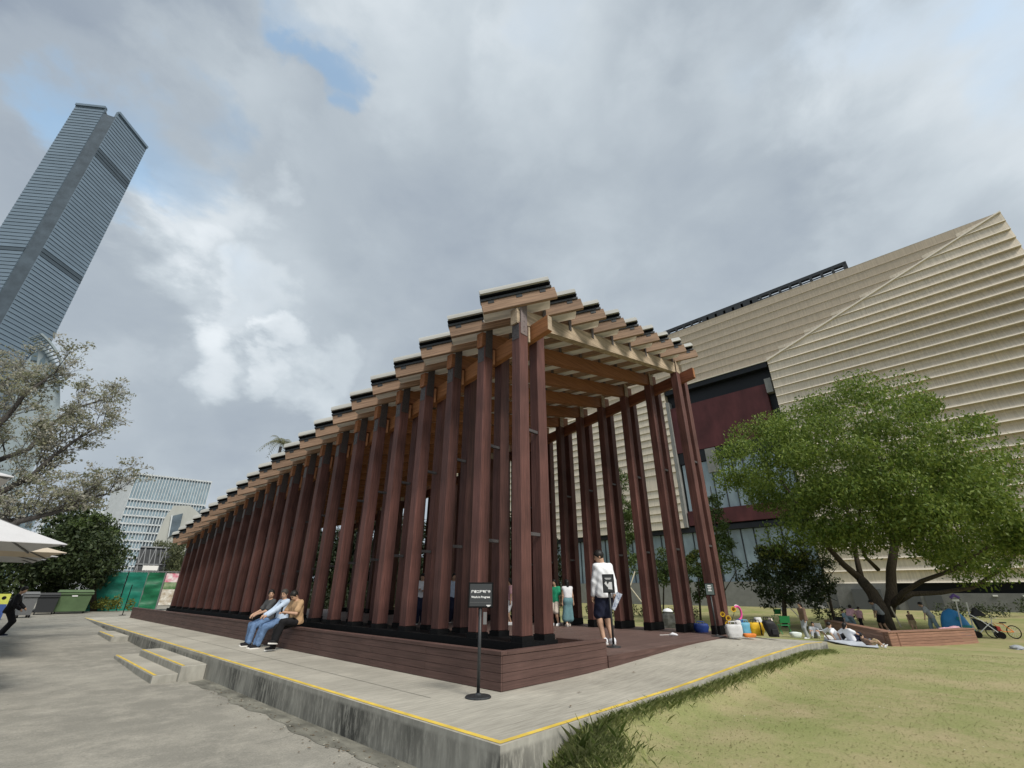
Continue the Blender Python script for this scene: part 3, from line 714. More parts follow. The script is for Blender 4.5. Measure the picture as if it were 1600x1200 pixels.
def concrete_hall():
    D = 150
    pts = [(222, 880), (233, 866), (258, 808), (272, 790), (297, 790), (309, 800), (322, 815), (318, 880)]
    P = [at(u, v, D) for u, v in pts]; n = Vector((P[0].x, P[0].y, 0)).normalized()*22
    g = thing('concrete_hall', 'pale raw concrete building with a rounded shoulder and one deep window', 'building', (P[0].x, P[0].y, -1))
    lo = [Vector((P[0].x, P[0].y, -1))] + P + [Vector((P[-1].x, P[-1].y, -1))]
    MB().prism(lo, (0, 0, 0), n).build('shell', m_bconc, g)
    e = -n.normalized()
    q = [at(u, v, D-.6) for u, v in ((264, 838), (270, 806), (286, 802), (279, 832))]
    MB().prism(q, (0, 0, 0), n.normalized()*.4).build('window', m_bdk, g)
    q2 = [at(u, v, D-.8) for u, v in ((262, 841), (268, 804), (270, 806), (264, 838))]
    MB().prism(q2, (0, 0, 0), n.normalized()*.6).build('window_reveal', m_bwh, g)
    MB().prism([at(u, v, D+6) for u, v in ((300, 803), (321, 792), (322, 800), (306, 810))], (0, 0, 0), n*.3).build('roof_box', m_bdk, g)
concrete_hall()
def far_block(u0, u1, v, D, label, m_, mw):
    a, b_ = at(u0, v, D), at(u1, v+1, D); a0 = Vector((a.x, a.y, 0)); wn = Vector((b_.x-a.x, b_.y-a.y, 0)); L = wn.length; wn.normalize(); dn = Vector((-wn.y, wn.x, 0))
    if dn.dot(a0) < 0: dn = -dn
    fr0 = Matrix(((wn.x, dn.x, 0, a0.x), (wn.y, dn.y, 0, a0.y), (0, 0, 1, 0), (0, 0, 0, 1)))
    g = thing('tower_block', label, 'building', (a.x, a.y, -1))
    MB().box(0, L, 0, 25, -1, a.z).build('wall', m_, g, fr0)
    k = max(2, int(L/9))
    for i in range(k):
        for j in range(5): MB().box(L*(i+.25)/k, L*(i+.75)/k, -.3, -.01, a.z-9-j*12, a.z-4-j*12).build('window', mw, g, fr0)
far_block(28, 62, 798, 420, 'hazy pale blue block seen under the blossom tree beside the parasol', m_bgl, m_bdk)
far_block(68, 112, 806, 520, 'hazy grey housing block low behind the blossom tree branches', m_bwh, m_bgl)
far_block(128, 172, 796, 470, 'hazy pale block with blue glass between blossom tree and office block', m_bwh, m_bgl)

# ---------------------------------------------------------------- plants
def inpoly(u, v, poly):
    c = False; j = len(poly)-1
    for i in range(len(poly)):
        (x1, y1), (x2, y2) = poly[i], poly[j]
        if (y1 > v) != (y2 > v) and u < (x2-x1)*(v-y1)/(y2-y1)+x1: c = not c
        j = i
    return c
def leafcloud(name, cen, rad, n, size, m, parent, droop=.3, upb=.4, aspect=.45, shell=.5, **tg):
    cen = np.asarray(cen, float); rad = np.asarray(rad, float); k = len(cen)
    c = np.repeat(cen, n, 0); r = np.repeat(rad, n, 0); M = len(c)
    d = rng.normal(size=(M, 3)); d /= np.linalg.norm(d, axis=1)[:, None]
    q = shell + (1-shell)*rng.random(M)**.6; q = np.where(rng.random(M) < .25, rng.random(M), q)
    p = c + d*r*(q*(.8+.35*rng.random(M)))[:, None]
    a = rng.normal(size=(M, 3)); a[:, 2] -= droop*2; a /= np.linalg.norm(a, axis=1)[:, None]
    nn = rng.normal(size=(M, 3))*.8 + d*.5; nn[:, 2] += upb*2
    s = np.cross(a, nn); s /= np.linalg.norm(s, axis=1)[:, None]+1e-9
    L = size*(.6+.8*rng.random(M)); w = L*aspect
    v = np.stack([p-a*(L/2)[:, None], p+s*(w/2)[:, None], p+a*(L/2)[:, None], p-s*(w/2)[:, None]], 1).reshape(-1, 3)
    return npobj(name, v, np.arange(M*4).reshape(-1, 4), m, parent, **tg)
m_bark = mat('bark', (.085, .068, .052), .95, 4, .4, (6, 6, 1), bump=.6)
m_bark2 = mat('grey_bark', (.065, .060, .055), .95, 4, .35, (6, 6, 1), bump=.4)
m_lf_big = leafmat('leaf_bright', (.080, .140, .022), (.24, .30, .058), tr=.38)
m_lf_dk = leafmat('leaf_dark', (.022, .038, .014), (.055, .075, .025), tr=.15)
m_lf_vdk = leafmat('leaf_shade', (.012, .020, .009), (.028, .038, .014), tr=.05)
m_lf_mid = leafmat('leaf_mid', (.05, .085, .02), (.11, .15, .045), tr=.25)
m_lf_yel = leafmat('leaf_yellow_green', (.10, .12, .02), (.2, .2, .04), tr=.3)
m_lf_pale = leafmat('blossom_pale', (.36, .35, .28), (.54, .52, .45), tr=.5)
m_lf_pgrn = leafmat('leaf_pale_green', (.21, .225, .13), (.36, .355, .24), tr=.45)
m_lf_far = leafmat('leaf_far', (.06, .075, .035), (.12, .13, .06), tr=.15)

def limb(pts, r0, r1, m, parent, n=8, name='limb'):
    rad = list(np.linspace(r0, r1, len(pts)))
    return MB().tube(pts, rad, n).build(name, m, parent, smooth=True)
def px_tree(label, D, base, poly, cc, half, nclump, crad, nleaf, size, lm, stems, bark=None, group=None, extra=None, droop=.3, name='broadleaf_tree', fz=None, cat='tree', flat=.75):
    bu, bv = base; b0 = at(bu, bv, D); gz = fz if fz is not None else lz(b0.x, b0.y); b0.z = gz-.05
    t = thing(name, label, cat, b0, 0, group)
    for i, (pts, r0, r1) in enumerate(stems):
        P = [at(u, v, D+dd) for (u, v, dd) in pts]
        if i == 0: P[0] = b0.copy()
        limb(P, r0, r1, bark or m_bark, t, 9 if r0 > .2 else 6, 'trunk' if i == 0 else 'limb')
    us = [p[0] for p in poly]; vs = [p[1] for p in poly]; cen, rad = [], []
    while len(cen) < nclump:
        u, v = random.uniform(min(us), max(us)), random.uniform(min(vs), max(vs)); dd = random.uniform(-1, 1)
        if random.random() < .55: dd = math.copysign(abs(dd)**.5, dd)
        k = 1/math.sqrt(max(.03, 1-dd*dd*.9))
        if not inpoly(cc[0]+(u-cc[0])*k*.95, cc[1]+(v-cc[1])*k*.95, poly): continue
        cen.append(at(u, v, D+dd*half)); s_ = random.uniform(.7, 1.25)*crad; rad.append((s_, s_, s_*flat))
    leafcloud('crown', cen, rad, nleaf, size, lm, t, droop)
    if extra:
        n2, m2, vmax = extra; c2 = sorted(cen, key=lambda p: -p.z)[:n2]
        leafcloud('new_growth', [p+Vector((0, 0, crad*.35)) for p in c2], [(crad*.8, crad*.8, crad*.35)]*len(c2), nleaf//2, size, m2, t, droop)
    return t
BIG = [(1135, 750), (1146, 695), (1160, 650), (1200, 640), (1245, 644), (1292, 618), (1335, 598), (1372, 594), (1392, 606), (1425, 598), (1462, 628), (1500, 645), (1522, 664), (1528, 700), (1575, 722), (1612, 762), (1660, 800), (1650, 880), (1575, 882), (1530, 908), (1470, 880), (1420, 872), (1388, 856), (1345, 866), (1312, 858), (1296, 905), (1270, 872), (1225, 862), (1195, 820), (1150, 790)]
px_tree('large bright green spreading tree growing by the timber bench deck on the lawn', 37, (1388, 985), BIG, (1390, 760), 6.5, 150, 1.42, 760, .20, m_lf_big,
        [([(1388, 985, 0), (1378, 955, 0), (1362, 925, 0), (1345, 905, .3)], .42, .27),
         ([(1345, 905, .3), (1318, 882, 0), (1290, 850, -1), (1255, 800, -2), (1220, 750, -2)], .22, .06),
         ([(1346, 906, .3), (1338, 870, 1), (1328, 820, 2), (1320, 760, 2)], .18, .05),
         ([(1388, 962, .2), (1393, 925, .4), (1392, 890, .5), (1398, 850, .6)], .32, .21),
         ([(1398, 850, .6), (1420, 800, .2), (1455, 740, -1), (1490, 690, -2)], .18, .05),
         ([(1397, 852, .6), (1380, 790, 1.5), (1372, 720, 2), (1375, 650, 2)], .18, .05),
         ([(1393, 948, .2), (1412, 925, -.4), (1440, 908, -1), (1490, 890, -2), (1550, 850, -3)], .18, .06),
         ([(1400, 942, .3), (1425, 928, .6), (1470, 926, 1), (1520, 918, 1.5), (1565, 890, 2), (1600, 850, 2)], .17, .05),
         ([(1372, 890, 0), (1352, 870, -1), (1340, 835, -2), (1345, 780, -3)], .13, .04)], droop=.55)
px_tree('small dark purplish tree with a yellow green top between pavilion and big tree', 37, (1224, 968), [(1152, 908), (1160, 885), (1185, 862), (1215, 850), (1250, 853), (1285, 880), (1302, 912), (1292, 938), (1250, 942), (1190, 940)], (1226, 898), 2.8, 60, .62, 150, .2, m_lf_dk,
        [([(1224, 968, 0), (1225, 945, 0), (1227, 915, 0)], .16, .08), ([(1226, 930, 0), (1200, 900, 0)], .06, .02), ([(1227, 925, 0), (1255, 895, 0)], .06, .02)], extra=(24, m_lf_yel, 880))
px_tree('slim young tree with sparse vine-like foliage just right of the last pavilion post', 36, (1135, 960), [(1100, 745), (1120, 755), (1130, 800), (1150, 850), (1160, 890), (1140, 920), (1112, 890), (1105, 830)], (1125, 840), 1.2, 38, .42, 90, .2, m_lf_mid,
        [([(1135, 960, 0), (1131, 920, 0), (1122, 860, 0), (1110, 760, 0)], .09, .03), ([(1131, 925, 0), (1152, 890, 0)], .04, .015)], name='young_tree')
px_tree('staked sapling with a thin leaning trunk left of the big tree', 39, (1304, 972), [(1250, 870), (1290, 850), (1318, 880), (1312, 920), (1285, 925), (1262, 905)], (1288, 888), 1.4, 26, .42, 40, .16, m_lf_mid,
        [([(1304, 972, 0), (1296, 935, 0), (1288, 905, 0), (1284, 872, 0)], .10, .03), ([(1290, 910, 0), (1270, 890, 0)], .04, .012), ([(1290, 908, 0), (1308, 886, 0)], .04, .012)], name='young_tree')
px_tree('tall narrow leafy tree seen between the right hand pavilion posts', 40, (975, 962), [(960, 725), (985, 728), (994, 790), (1000, 860), (996, 930), (968, 940), (958, 870), (955, 790)], (977, 830), 1.0, 60, .5, 110, .2, m_lf_mid,
        [([(975, 962, 0), (976, 900, 0), (973, 820, 0), (970, 740, 0)], .12, .04)], name='young_tree')
px_tree('bushy young green tree seen between the last two right hand pavilion posts', 42, (1093, 958), [(1062, 880), (1085, 862), (1112, 878), (1118, 920), (1100, 940), (1068, 930)], (1090, 902), 1.6, 40, .5, 110, .2, m_lf_mid,
        [([(1093, 958, 0), (1092, 920, 0), (1090, 890, 0)], .09, .04)], name='young_tree', extra=(10, m_lf_yel, 0))
px_tree('round leafy young tree behind the third right hand pavilion post', 44, (1035, 958), [(1012, 868), (1040, 858), (1062, 872), (1068, 905), (1040, 918), (1016, 905)], (1040, 888), 1.4, 34, .5, 110, .2, m_lf_mid,
        [([(1035, 958, 0), (1037, 915, 0), (1040, 885, 0)], .08, .03)], name='young_tree')
px_tree('broad grey green tree at the far end of the pavilion above the hoarding', 58, (283, 925), [(262, 868), (275, 848), (300, 842), (318, 850), (322, 905), (300, 930), (268, 915)], (292, 885), 3, 60, .8, 110, .24, m_lf_far,
        [([(283, 925, 0), (284, 890, 0), (290, 865, 0)], .18, .06)], fz=0)
px_tree('small conifer like tree standing behind the dark lattice frame', 62, (246, 915), [(240, 880), (247, 842), (254, 840), (262, 850), (268, 885), (255, 895)], (254, 870), 1.5, 34, .55, 80, .22, m_lf_far,
        [([(246, 915, 0), (250, 880, 0), (252, 850, 0)], .12, .03)], fz=0)
px_tree('dense dark evergreen tree behind the parasols and the green dumpster', 47, (150, 945), [(84, 806), (120, 800), (165, 808), (192, 826), (196, 862), (180, 890), (150, 920), (100, 930), (60, 900), (60, 830)], (130, 865), 3.5, 120, .95, 150, .26, m_lf_dk,
        [([(150, 945, 0), (145, 900, 0), (135, 850, 0)], .22, .08)], fz=.1, extra=(26, m_lf_mid, 0))
px_tree('dark evergreen thicket tree in the shade left of the dumpster', 49, (40, 950), [(-140, 850), (-60, 836), (20, 838), (90, 850), (120, 900), (110, 945), (-140, 945)], (0, 895), 3.0, 110, 1.1, 110, .28, m_lf_dk,
        [([(40, 950, 0), (35, 900, 0), (30, 860, 0)], .2, .08)], fz=.1)
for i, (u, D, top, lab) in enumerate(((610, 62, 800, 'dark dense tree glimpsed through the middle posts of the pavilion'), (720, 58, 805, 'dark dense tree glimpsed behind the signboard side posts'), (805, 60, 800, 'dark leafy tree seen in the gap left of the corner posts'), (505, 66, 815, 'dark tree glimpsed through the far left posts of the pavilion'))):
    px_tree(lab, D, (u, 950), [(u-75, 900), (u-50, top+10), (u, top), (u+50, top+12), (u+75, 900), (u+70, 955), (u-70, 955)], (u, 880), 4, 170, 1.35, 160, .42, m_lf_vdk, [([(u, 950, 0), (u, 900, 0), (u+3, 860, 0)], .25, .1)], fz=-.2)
# low shrubs
def shrub(label, u, v, D, w, h, m, n=10, gz=None, group=None):
    c = at(u, v, D); z = lz(c.x, c.y) if gz is None else gz
    s = thing('shrub', label, 'shrub', (c.x, c.y, z), 0, group)
    cen = [(c.x+random.uniform(-w, w)*RT.x, c.y+random.uniform(-w, w)*RT.y, z+random.uniform(.2, .8)*h) for _ in range(n)]
    cen = [(c.x+k*RT.x+random.uniform(-.4, .4), c.y+k*RT.y+random.uniform(-.4, .4), z+random.uniform(.25, .75)*h) for k in np.linspace(-w, w, n)]
    leafcloud('foliage', cen, [(max(.3, w/n*1.6), max(.3, w/n*1.6), h*.5)]*n, 130, .15, m, s, .1)
shrub('low brown green bush in front of the green hoarding beside the dumpster', 162, 950, 46, 1.7, .85, m_lf_yel, 9, .12)
shrub('clipped dark hedge along the museum wall behind the bicycles', 1590, 972, 52, 5.5, 1.1, m_lf_dk, 18)
shrub('dark rounded bush behind the picnic group left of the big tree', 1308, 972, 41, 1.3, 1.1, m_lf_dk, 8)
shrub('low dark planting behind the last pavilion posts', 1040, 955, 43, 2.6, .8, m_lf_dk, 10)
shrub('dark low bushes at the lawn edge seen between the right hand posts', 960, 955, 46, 3.0, .9, m_lf_dk, 12)
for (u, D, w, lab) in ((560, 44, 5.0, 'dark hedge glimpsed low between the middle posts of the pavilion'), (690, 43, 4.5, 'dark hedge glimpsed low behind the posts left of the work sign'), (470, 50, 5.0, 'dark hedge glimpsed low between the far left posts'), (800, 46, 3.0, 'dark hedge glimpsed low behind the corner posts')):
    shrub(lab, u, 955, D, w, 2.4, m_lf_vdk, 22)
def palm():
    D = 50; c = at(440, 692, D)
    t = thing('palm_tree', 'palm tree whose fronds show above the stepped roof line', 'palm tree', (c.x, c.y, -.3))
    limb([(c.x, c.y, -.3), (c.x+.1, c.y, c.z*.5), (c.x, c.y, c.z-.4)], .2, .14, m_bark2, t, 8, 'trunk')
    for k in range(22):
        a = 2*math.pi*k/22+random.uniform(-.15, .15); e = random.uniform(.25, 1.05); L = random.uniform(1.7, 2.4)
        h = Vector((math.cos(a), math.sin(a), 0)); pts = []
        for i in range(7):
            s_ = i/6*L; pts.append(c + h*s_*math.cos(e) + Vector((0, 0, s_*math.sin(e)-.42*s_*s_*(1 if e < .9 else .7))))
        b = MB().tube(pts, list(np.linspace(.025, .006, 7)), 4)
        for i in range(1, 7):
            for sgn in (-1, 1):
                for q in (0, .5):
                    p = pts[i-1].lerp(pts[i], q+.2); d = (pts[i]-pts[i-1]).normalized(); sd_ = d.cross(Vector((0, 0, 1))).normalized()*sgn
                    tip = p + (sd_*.5+d*.35+Vector((0, 0, -.22)))*(1.05-.09*i); w_ = d*.035
                    b.add([p-w_, p+w_, tip], [(0, 1, 2)])
        b.build('frond', m_lf_pgrn, t)
palm()
def blossom_tree():
    D = 26; b0 = at(-130, 960, 25); z0 = az(b0.y)
    t = thing('blossom_tree', 'spreading tree with pale blossom and bare grey branches at the left edge', 'tree', (b0.x, b0.y, z0))
    b0.z = z0-.05
    fork = at(-125, 880, 25.2)
    limb([b0, (b0+fork)/2, fork], .34, .26, m_bark2, t, 10, 'trunk')
    limbs = [[(-125, 880, 0), (-50, 845, 0), (0, 816, 0), (60, 808, .5), (115, 785, 1), (165, 772, 1.2)],
             [(-125, 880, 0), (-60, 820, 0), (0, 770, -.5), (52, 742, -.8), (80, 715, -1), (115, 690, -1), (150, 668, -1)],
             [(-125, 880, 0), (-70, 780, .5), (-10, 722, 1), (45, 702, 1.4), (70, 672, 2), (110, 640, 2.2), (160, 625, 2.5)],
             [(-125, 880, 0), (-80, 760, -1), (-30, 690, -1.5), (12, 650, -2), (40, 615, -2), (75, 590, -2.4)],
             [(-125, 880, 0), (-70, 740, 1), (-40, 660, 2), (-5, 610, 2.5), (20, 585, 3)],
             [(-125, 880, 0), (-40, 850, -2), (30, 815, -2.5), (90, 800, -3), (150, 780, -3)]]
    tips, tips2 = [], []; b = MB()
    def grow(p, d, L, r, dep):
        pts = [p]; q = p
        for i in range(3):
            d = (d + Vector((random.uniform(-.28, .28), random.uniform(-.28, .28), random.uniform(-.10, .2)))).normalized(); q = q + d*L/3; pts.append(q)
            if dep > 0:
                for _ in range(2 if i else 1):
                    dd = (d + Vector((random.uniform(-.9, .9), random.uniform(-.9, .9), random.uniform(-.35, .6)))).normalized(); grow(q, dd, L*.62, r*.5, dep-1)
        b.tube(pts, [r, r*.8, r*.6, r*.4], 4, caps=False)
        if dep <= 1: tips.append(q); 
        if dep == 0: tips.append(pts[2])
    for l in limbs:
        P = [at(u, v, D+dd) for u, v, dd in l]
        limb(P, .15, .035, m_bark2, t, 7)
        for i in range(2, len(P)):
            for s_ in range(5):
                q = P[i-1].lerp(P[i], s_/3); d0 = (P[i]-P[i-1]).normalized()
                dd = (d0*.7 + Vector((random.uniform(-.8, .8), random.uniform(-.8, .8), random.uniform(-.3, .75)))).normalized()
                grow(q, dd, random.uniform(.6, 1.05), .022, 2)
        grow(P[-1], (P[-1]-P[-2]).normalized(), .5, .02, 1)
    b.build('twigs', m_bark2, t)
    random.shuffle(tips); n = len(tips); k = int(n*.5); k = min(k, 1300); tips = tips[:int(k/.5)]
    leafcloud('blossom', tips[:k], [(.26, .26, .09)]*k, 10, .095, m_lf_pale, t, .05, .8, .6, .2)
    leafcloud('foliage', tips[k:], [(.28, .28, .10)]*(len(tips)-k), 11, .10, m_lf_pgrn, t, .05, .8, .6, .2)
blossom_tree()
# grass blades
def grass():
    m = leafmat('grass_blade', (.21, .225, .075), (.34, .31, .14), tr=.45); m2 = leafmat('long_grass_blade', (.20, .29, .07), (.66, .68, .36), tr=.5)
    def blades(name, P, h, w, lean, mm):
        n = len(P); a = rng.random(n)*2*math.pi; hh = h*(.5+rng.random(n)); d = np.stack([np.cos(a), np.sin(a), np.zeros(n)], 1)
        s = np.stack([-np.sin(a), np.cos(a), np.zeros(n)], 1)*(w/2); ln = d*(lean*hh*(.3+rng.random(n)))[:, None]
        mid = P + ln*.35; mid[:, 2] += hh*.6; tip = P+ln; tip[:, 2] += hh
        v = np.stack([P-s, P+s, mid+s*.7, tip, mid-s*.7], 1).reshape(-1, 3)
        f = np.arange(n*5).reshape(-1, 5)
        npobj(name, v, f, mm, kind='stuff', category='grass') if False else npobj(name, v, f, mm, kind='stuff')
    n = 22000; x = 4.5+17*rng.random(n)**1.35; y = -3.2+7.1*rng.random(n)
    z = np.array([lz(a, c) for a, c in zip(x, y)]); blades('lawn_grass', np.stack([x, y, z], 1), .014, .006, 1.8, m_lawn)
    n = 6000; x = 4.45+13.2*rng.random(n)**1.1; y = 3.92-np.abs(rng.normal(size=n))*.11
    z = np.array([lz(a, c) for a, c in zip(x, y)]); blades('long_grass', np.stack([x, y, z], 1), .085, .003, 1.1, m2)
    n = 5000; a = rng.normal(size=(n, 2)); x = 5.05+a[:, 0]*.27; y = 3.88-np.abs(a[:, 1])*.26
    z = np.array([lz(p, q) for p, q in zip(x, y)]); blades('long_grass', np.stack([x, y, z], 1), .07, .003, 1.0, m2)
    n = 90; a = rng.normal(size=(n, 2)); x = 5.0+a[:, 0]*.24; y = 3.86-np.abs(a[:, 1])*.18
    z = np.array([lz(p, q) for p, q in zip(x, y)]); blades('long_grass', np.stack([x, y, z], 1), .17, .003, .9, m2)
grass()
def litter():
    m = mat('dry_leaf', (.16, .11, .06), .8, var=.3)
    spots = [(4.9+random.uniform(0, 9), 4.3+random.uniform(0, 1.2), .012) for _ in range(7)]
    v, f = [], []
    for i, (x, y, z) in enumerate(spots):
        a = random.uniform(0, 6.28); c, s_ = math.cos(a)*.045, math.sin(a)*.045; z += slab_h(x, y)
        n = len(v); v += [(x-c, y-s_, z), (x+s_*.3, y-c*.3, z+.012), (x+c, y+s_, z+.004), (x-s_*.3, y+c*.3, z+.008)]; f += [(n, n+1, n+2, n+3)]
    for _ in range(160):
        x, y = 3.9-abs(random.gauss(0, .28)), random.uniform(4.2, 12); z = -.44
        a = random.uniform(0, 6.28); q = random.uniform(.012, .035); c, s_ = math.cos(a)*q, math.sin(a)*q
        n = len(v); v += [(x-c, y-s_, z), (x+s_*.4, y-c*.4, z+.008), (x+c, y+s_, z+.004), (x-s_*.4, y+c*.4, z+.006)]; f += [(n, n+1, n+2, n+3)]
    npobj('leaf_litter', v, f, m, kind='stuff')
    v, f = [], []
    for _ in range(70):
        x, y = (3.86-abs(random.gauss(0, .22)), random.uniform(4.2, 11)) if random.random() < .6 else (random.uniform(5.2, 11), random.uniform(0, 3.6))
        z = -.438 if x < 3.93 else lz(x, y)+.02
        a = random.uniform(0, 6.28); q = random.uniform(.008, .022); c, s_ = math.cos(a)*q, math.sin(a)*q
        n = len(v); v += [(x-c, y-s_, z), (x+s_*.6, y-c*.6, z+.008), (x+c, y+s_, z+.004), (x-s_*.6, y+c*.6, z+.006)]; f += [(n, n+1, n+2, n+3)]
    npobj('pale_litter', v, f, mat('pale_litter_mat', (.55, .51, .42), .8), kind='stuff')
litter()

# ---------------------------------------------------------------- people
class SDF:
    def __init__(s): s.p = []; s.clip = []; s.sub = []
    def c(s, a, b, ra, rb, k=.03): s.p.append(('c', np.array(a, np.float32), np.array(b, np.float32), ra, rb, k)); return s
    def e(s, c, rad, axes=None, k=.03):
        A = np.eye(3, dtype=np.float32) if axes is None else np.array([list(x) for x in axes], np.float32)
        s.p.append(('e', np.array(c, np.float32), A, np.array(rad, np.float32), k)); return s
    def mesh(s, h):
        lo, hi = np.full(3, 1e9), np.full(3, -1e9); bb = []
        for p in s.p:
            if p[0] == 'c': l = np.minimum(p[1]-p[3], p[2]-p[4]); u = np.maximum(p[1]+p[3], p[2]+p[4])
            else: m = float(p[3].max()); l, u = p[1]-m, p[1]+m
            bb.append((l, u)); lo = np.minimum(lo, l); hi = np.maximum(hi, u)
        lo = lo-3*h; n = np.ceil((hi+3*h-lo)/h).astype(int)+1
        D = np.full(n, .3, np.float32); ax = [(lo[i]+h*np.arange(n[i])).astype(np.float32) for i in range(3)]
        for p, (l, u) in zip(s.p, bb):
            k = p[-1]; i0 = np.maximum(((l-lo-k-3*h)/h).astype(int), 0); i1 = np.minimum(((u-lo+k+3*h)/h).astype(int)+2, n)
            sl_ = tuple(slice(i0[i], i1[i]) for i in range(3))
            g = np.stack(np.meshgrid(*[ax[i][sl_[i]] for i in range(3)], indexing='ij'), -1)
            if p[0] == 'c':
                ba = p[2]-p[1]; L2 = float(ba@ba)+1e-9; pa = g-p[1]; t = np.clip((pa@ba)/L2, 0, 1)
                d = np.linalg.norm(pa-t[..., None]*ba, axis=-1) - (p[3]+(p[4]-p[3])*t)
            else:
                q = ((g-p[1])@p[2].T)/p[3]; r = np.linalg.norm(q, axis=-1); d = (r-1)*float(p[3].min())*np.where(r < 1, 1, 1.15)
            cur = D[sl_]; hh = np.maximum(k-np.abs(cur-d), 0)/k
            D[sl_] = np.minimum(cur, d) - hh*hh*k*.25
        G = None
        if s.clip or s.sub: G = np.stack(np.meshgrid(*ax, indexing='ij'), -1)
        for pt, nn in s.clip: D = np.maximum(D, (G-np.array(pt, np.float32))@np.array(nn, np.float32))
        return surfnet(D, lo, h)
def surfnet(D, lo, h):
    S = D < 0; c = D.shape; m = tuple(x-1 for x in c)
    acc = np.zeros((*m, 3), np.float32); cnt = np.zeros(m, np.float32)
    cor = lambda A, i, j, k: A[i:m[0]+i, j:m[1]+j, k:m[2]+k]
    for ax in range(3):
        for p in (0, 1):
            for q in (0, 1):
                o = [0, 0, 0]; b, e = (ax+1) % 3, (ax+2) % 3; o[b] = p; o[e] = q; o2 = list(o); o2[ax] = 1
                d0, d1 = cor(D, *o), cor(D, *o2); x = cor(S, *o) != cor(S, *o2)
                t = np.where(x, d0/np.where(x, d0-d1, 1), 0); cnt += x
                acc[..., ax] += t*x; acc[..., b] += p*x; acc[..., e] += q*x
    act = cnt > 0; idx = np.full(m, -1, np.int64); idx[act] = np.arange(act.sum())
    ijk = np.stack(np.nonzero(act), 1).astype(np.float32); V = lo + h*(ijk + acc[act]/cnt[act][:, None])
    F_ = []
    for ax in range(3):
        b, e = (ax+1) % 3, (ax+2) % 3
        sl0 = [slice(1, m[i]) for i in range(3)]; sl0[ax] = slice(0, m[ax]); sl1 = list(sl0); sl1[ax] = slice(1, m[ax]+1)
        s0, s1 = S[tuple(sl0)], S[tuple(sl1)]; x = s0 != s1
        def g(ob, oe):
            r = [None]*3; r[ax] = slice(0, m[ax]); r[b] = slice(1-ob, m[b]-ob); r[e] = slice(1-oe, m[e]-oe); return idx[tuple(r)][x]
        q = np.stack([g(1, 1), g(0, 1), g(0, 0), g(1, 0)], 1); fl = ~s0[x]; q[fl] = q[fl][:, ::-1]; F_.append(q)
    F_ = np.concatenate(F_); F_ = F_[(F_ >= 0).all(1)]
    return V, F_
def V3(*a): return Vector(a)
def ik(a, b, l1, l2, pole):
    d = b-a; L = d.length; L = min(L, (l1+l2)*.999); dn = d.normalized(); b = a+dn*L
    x = (l1*l1-l2*l2+L*L)/(2*L); hgt = math.sqrt(max(0, l1*l1-x*x)); pl = pole-dn*pole.dot(dn)
    if pl.length < 1e-4: pl = dn.orthogonal()
    return a+dn*x+pl.normalized()*hgt, b
m_skin = mat('skin', (.50, .31, .21), .55, 9, .08, spec=.35)
m_hair = mat('black_hair', (.014, .012, .011), .5, 60, .4)
m_hgrey = mat('greying_hair', (.055, .048, .042), .6, 60, .4)
m_eye = mat('eye_dark', (.015, .012, .01), .3)
m_lip2 = mat('lip', (.30, .12, .10), .5)
def cloth(name, c, amt=.10): return mat(name, c, .85, 14, amt, bump=.15)
def smv(V, Fs, it=1):
    return V
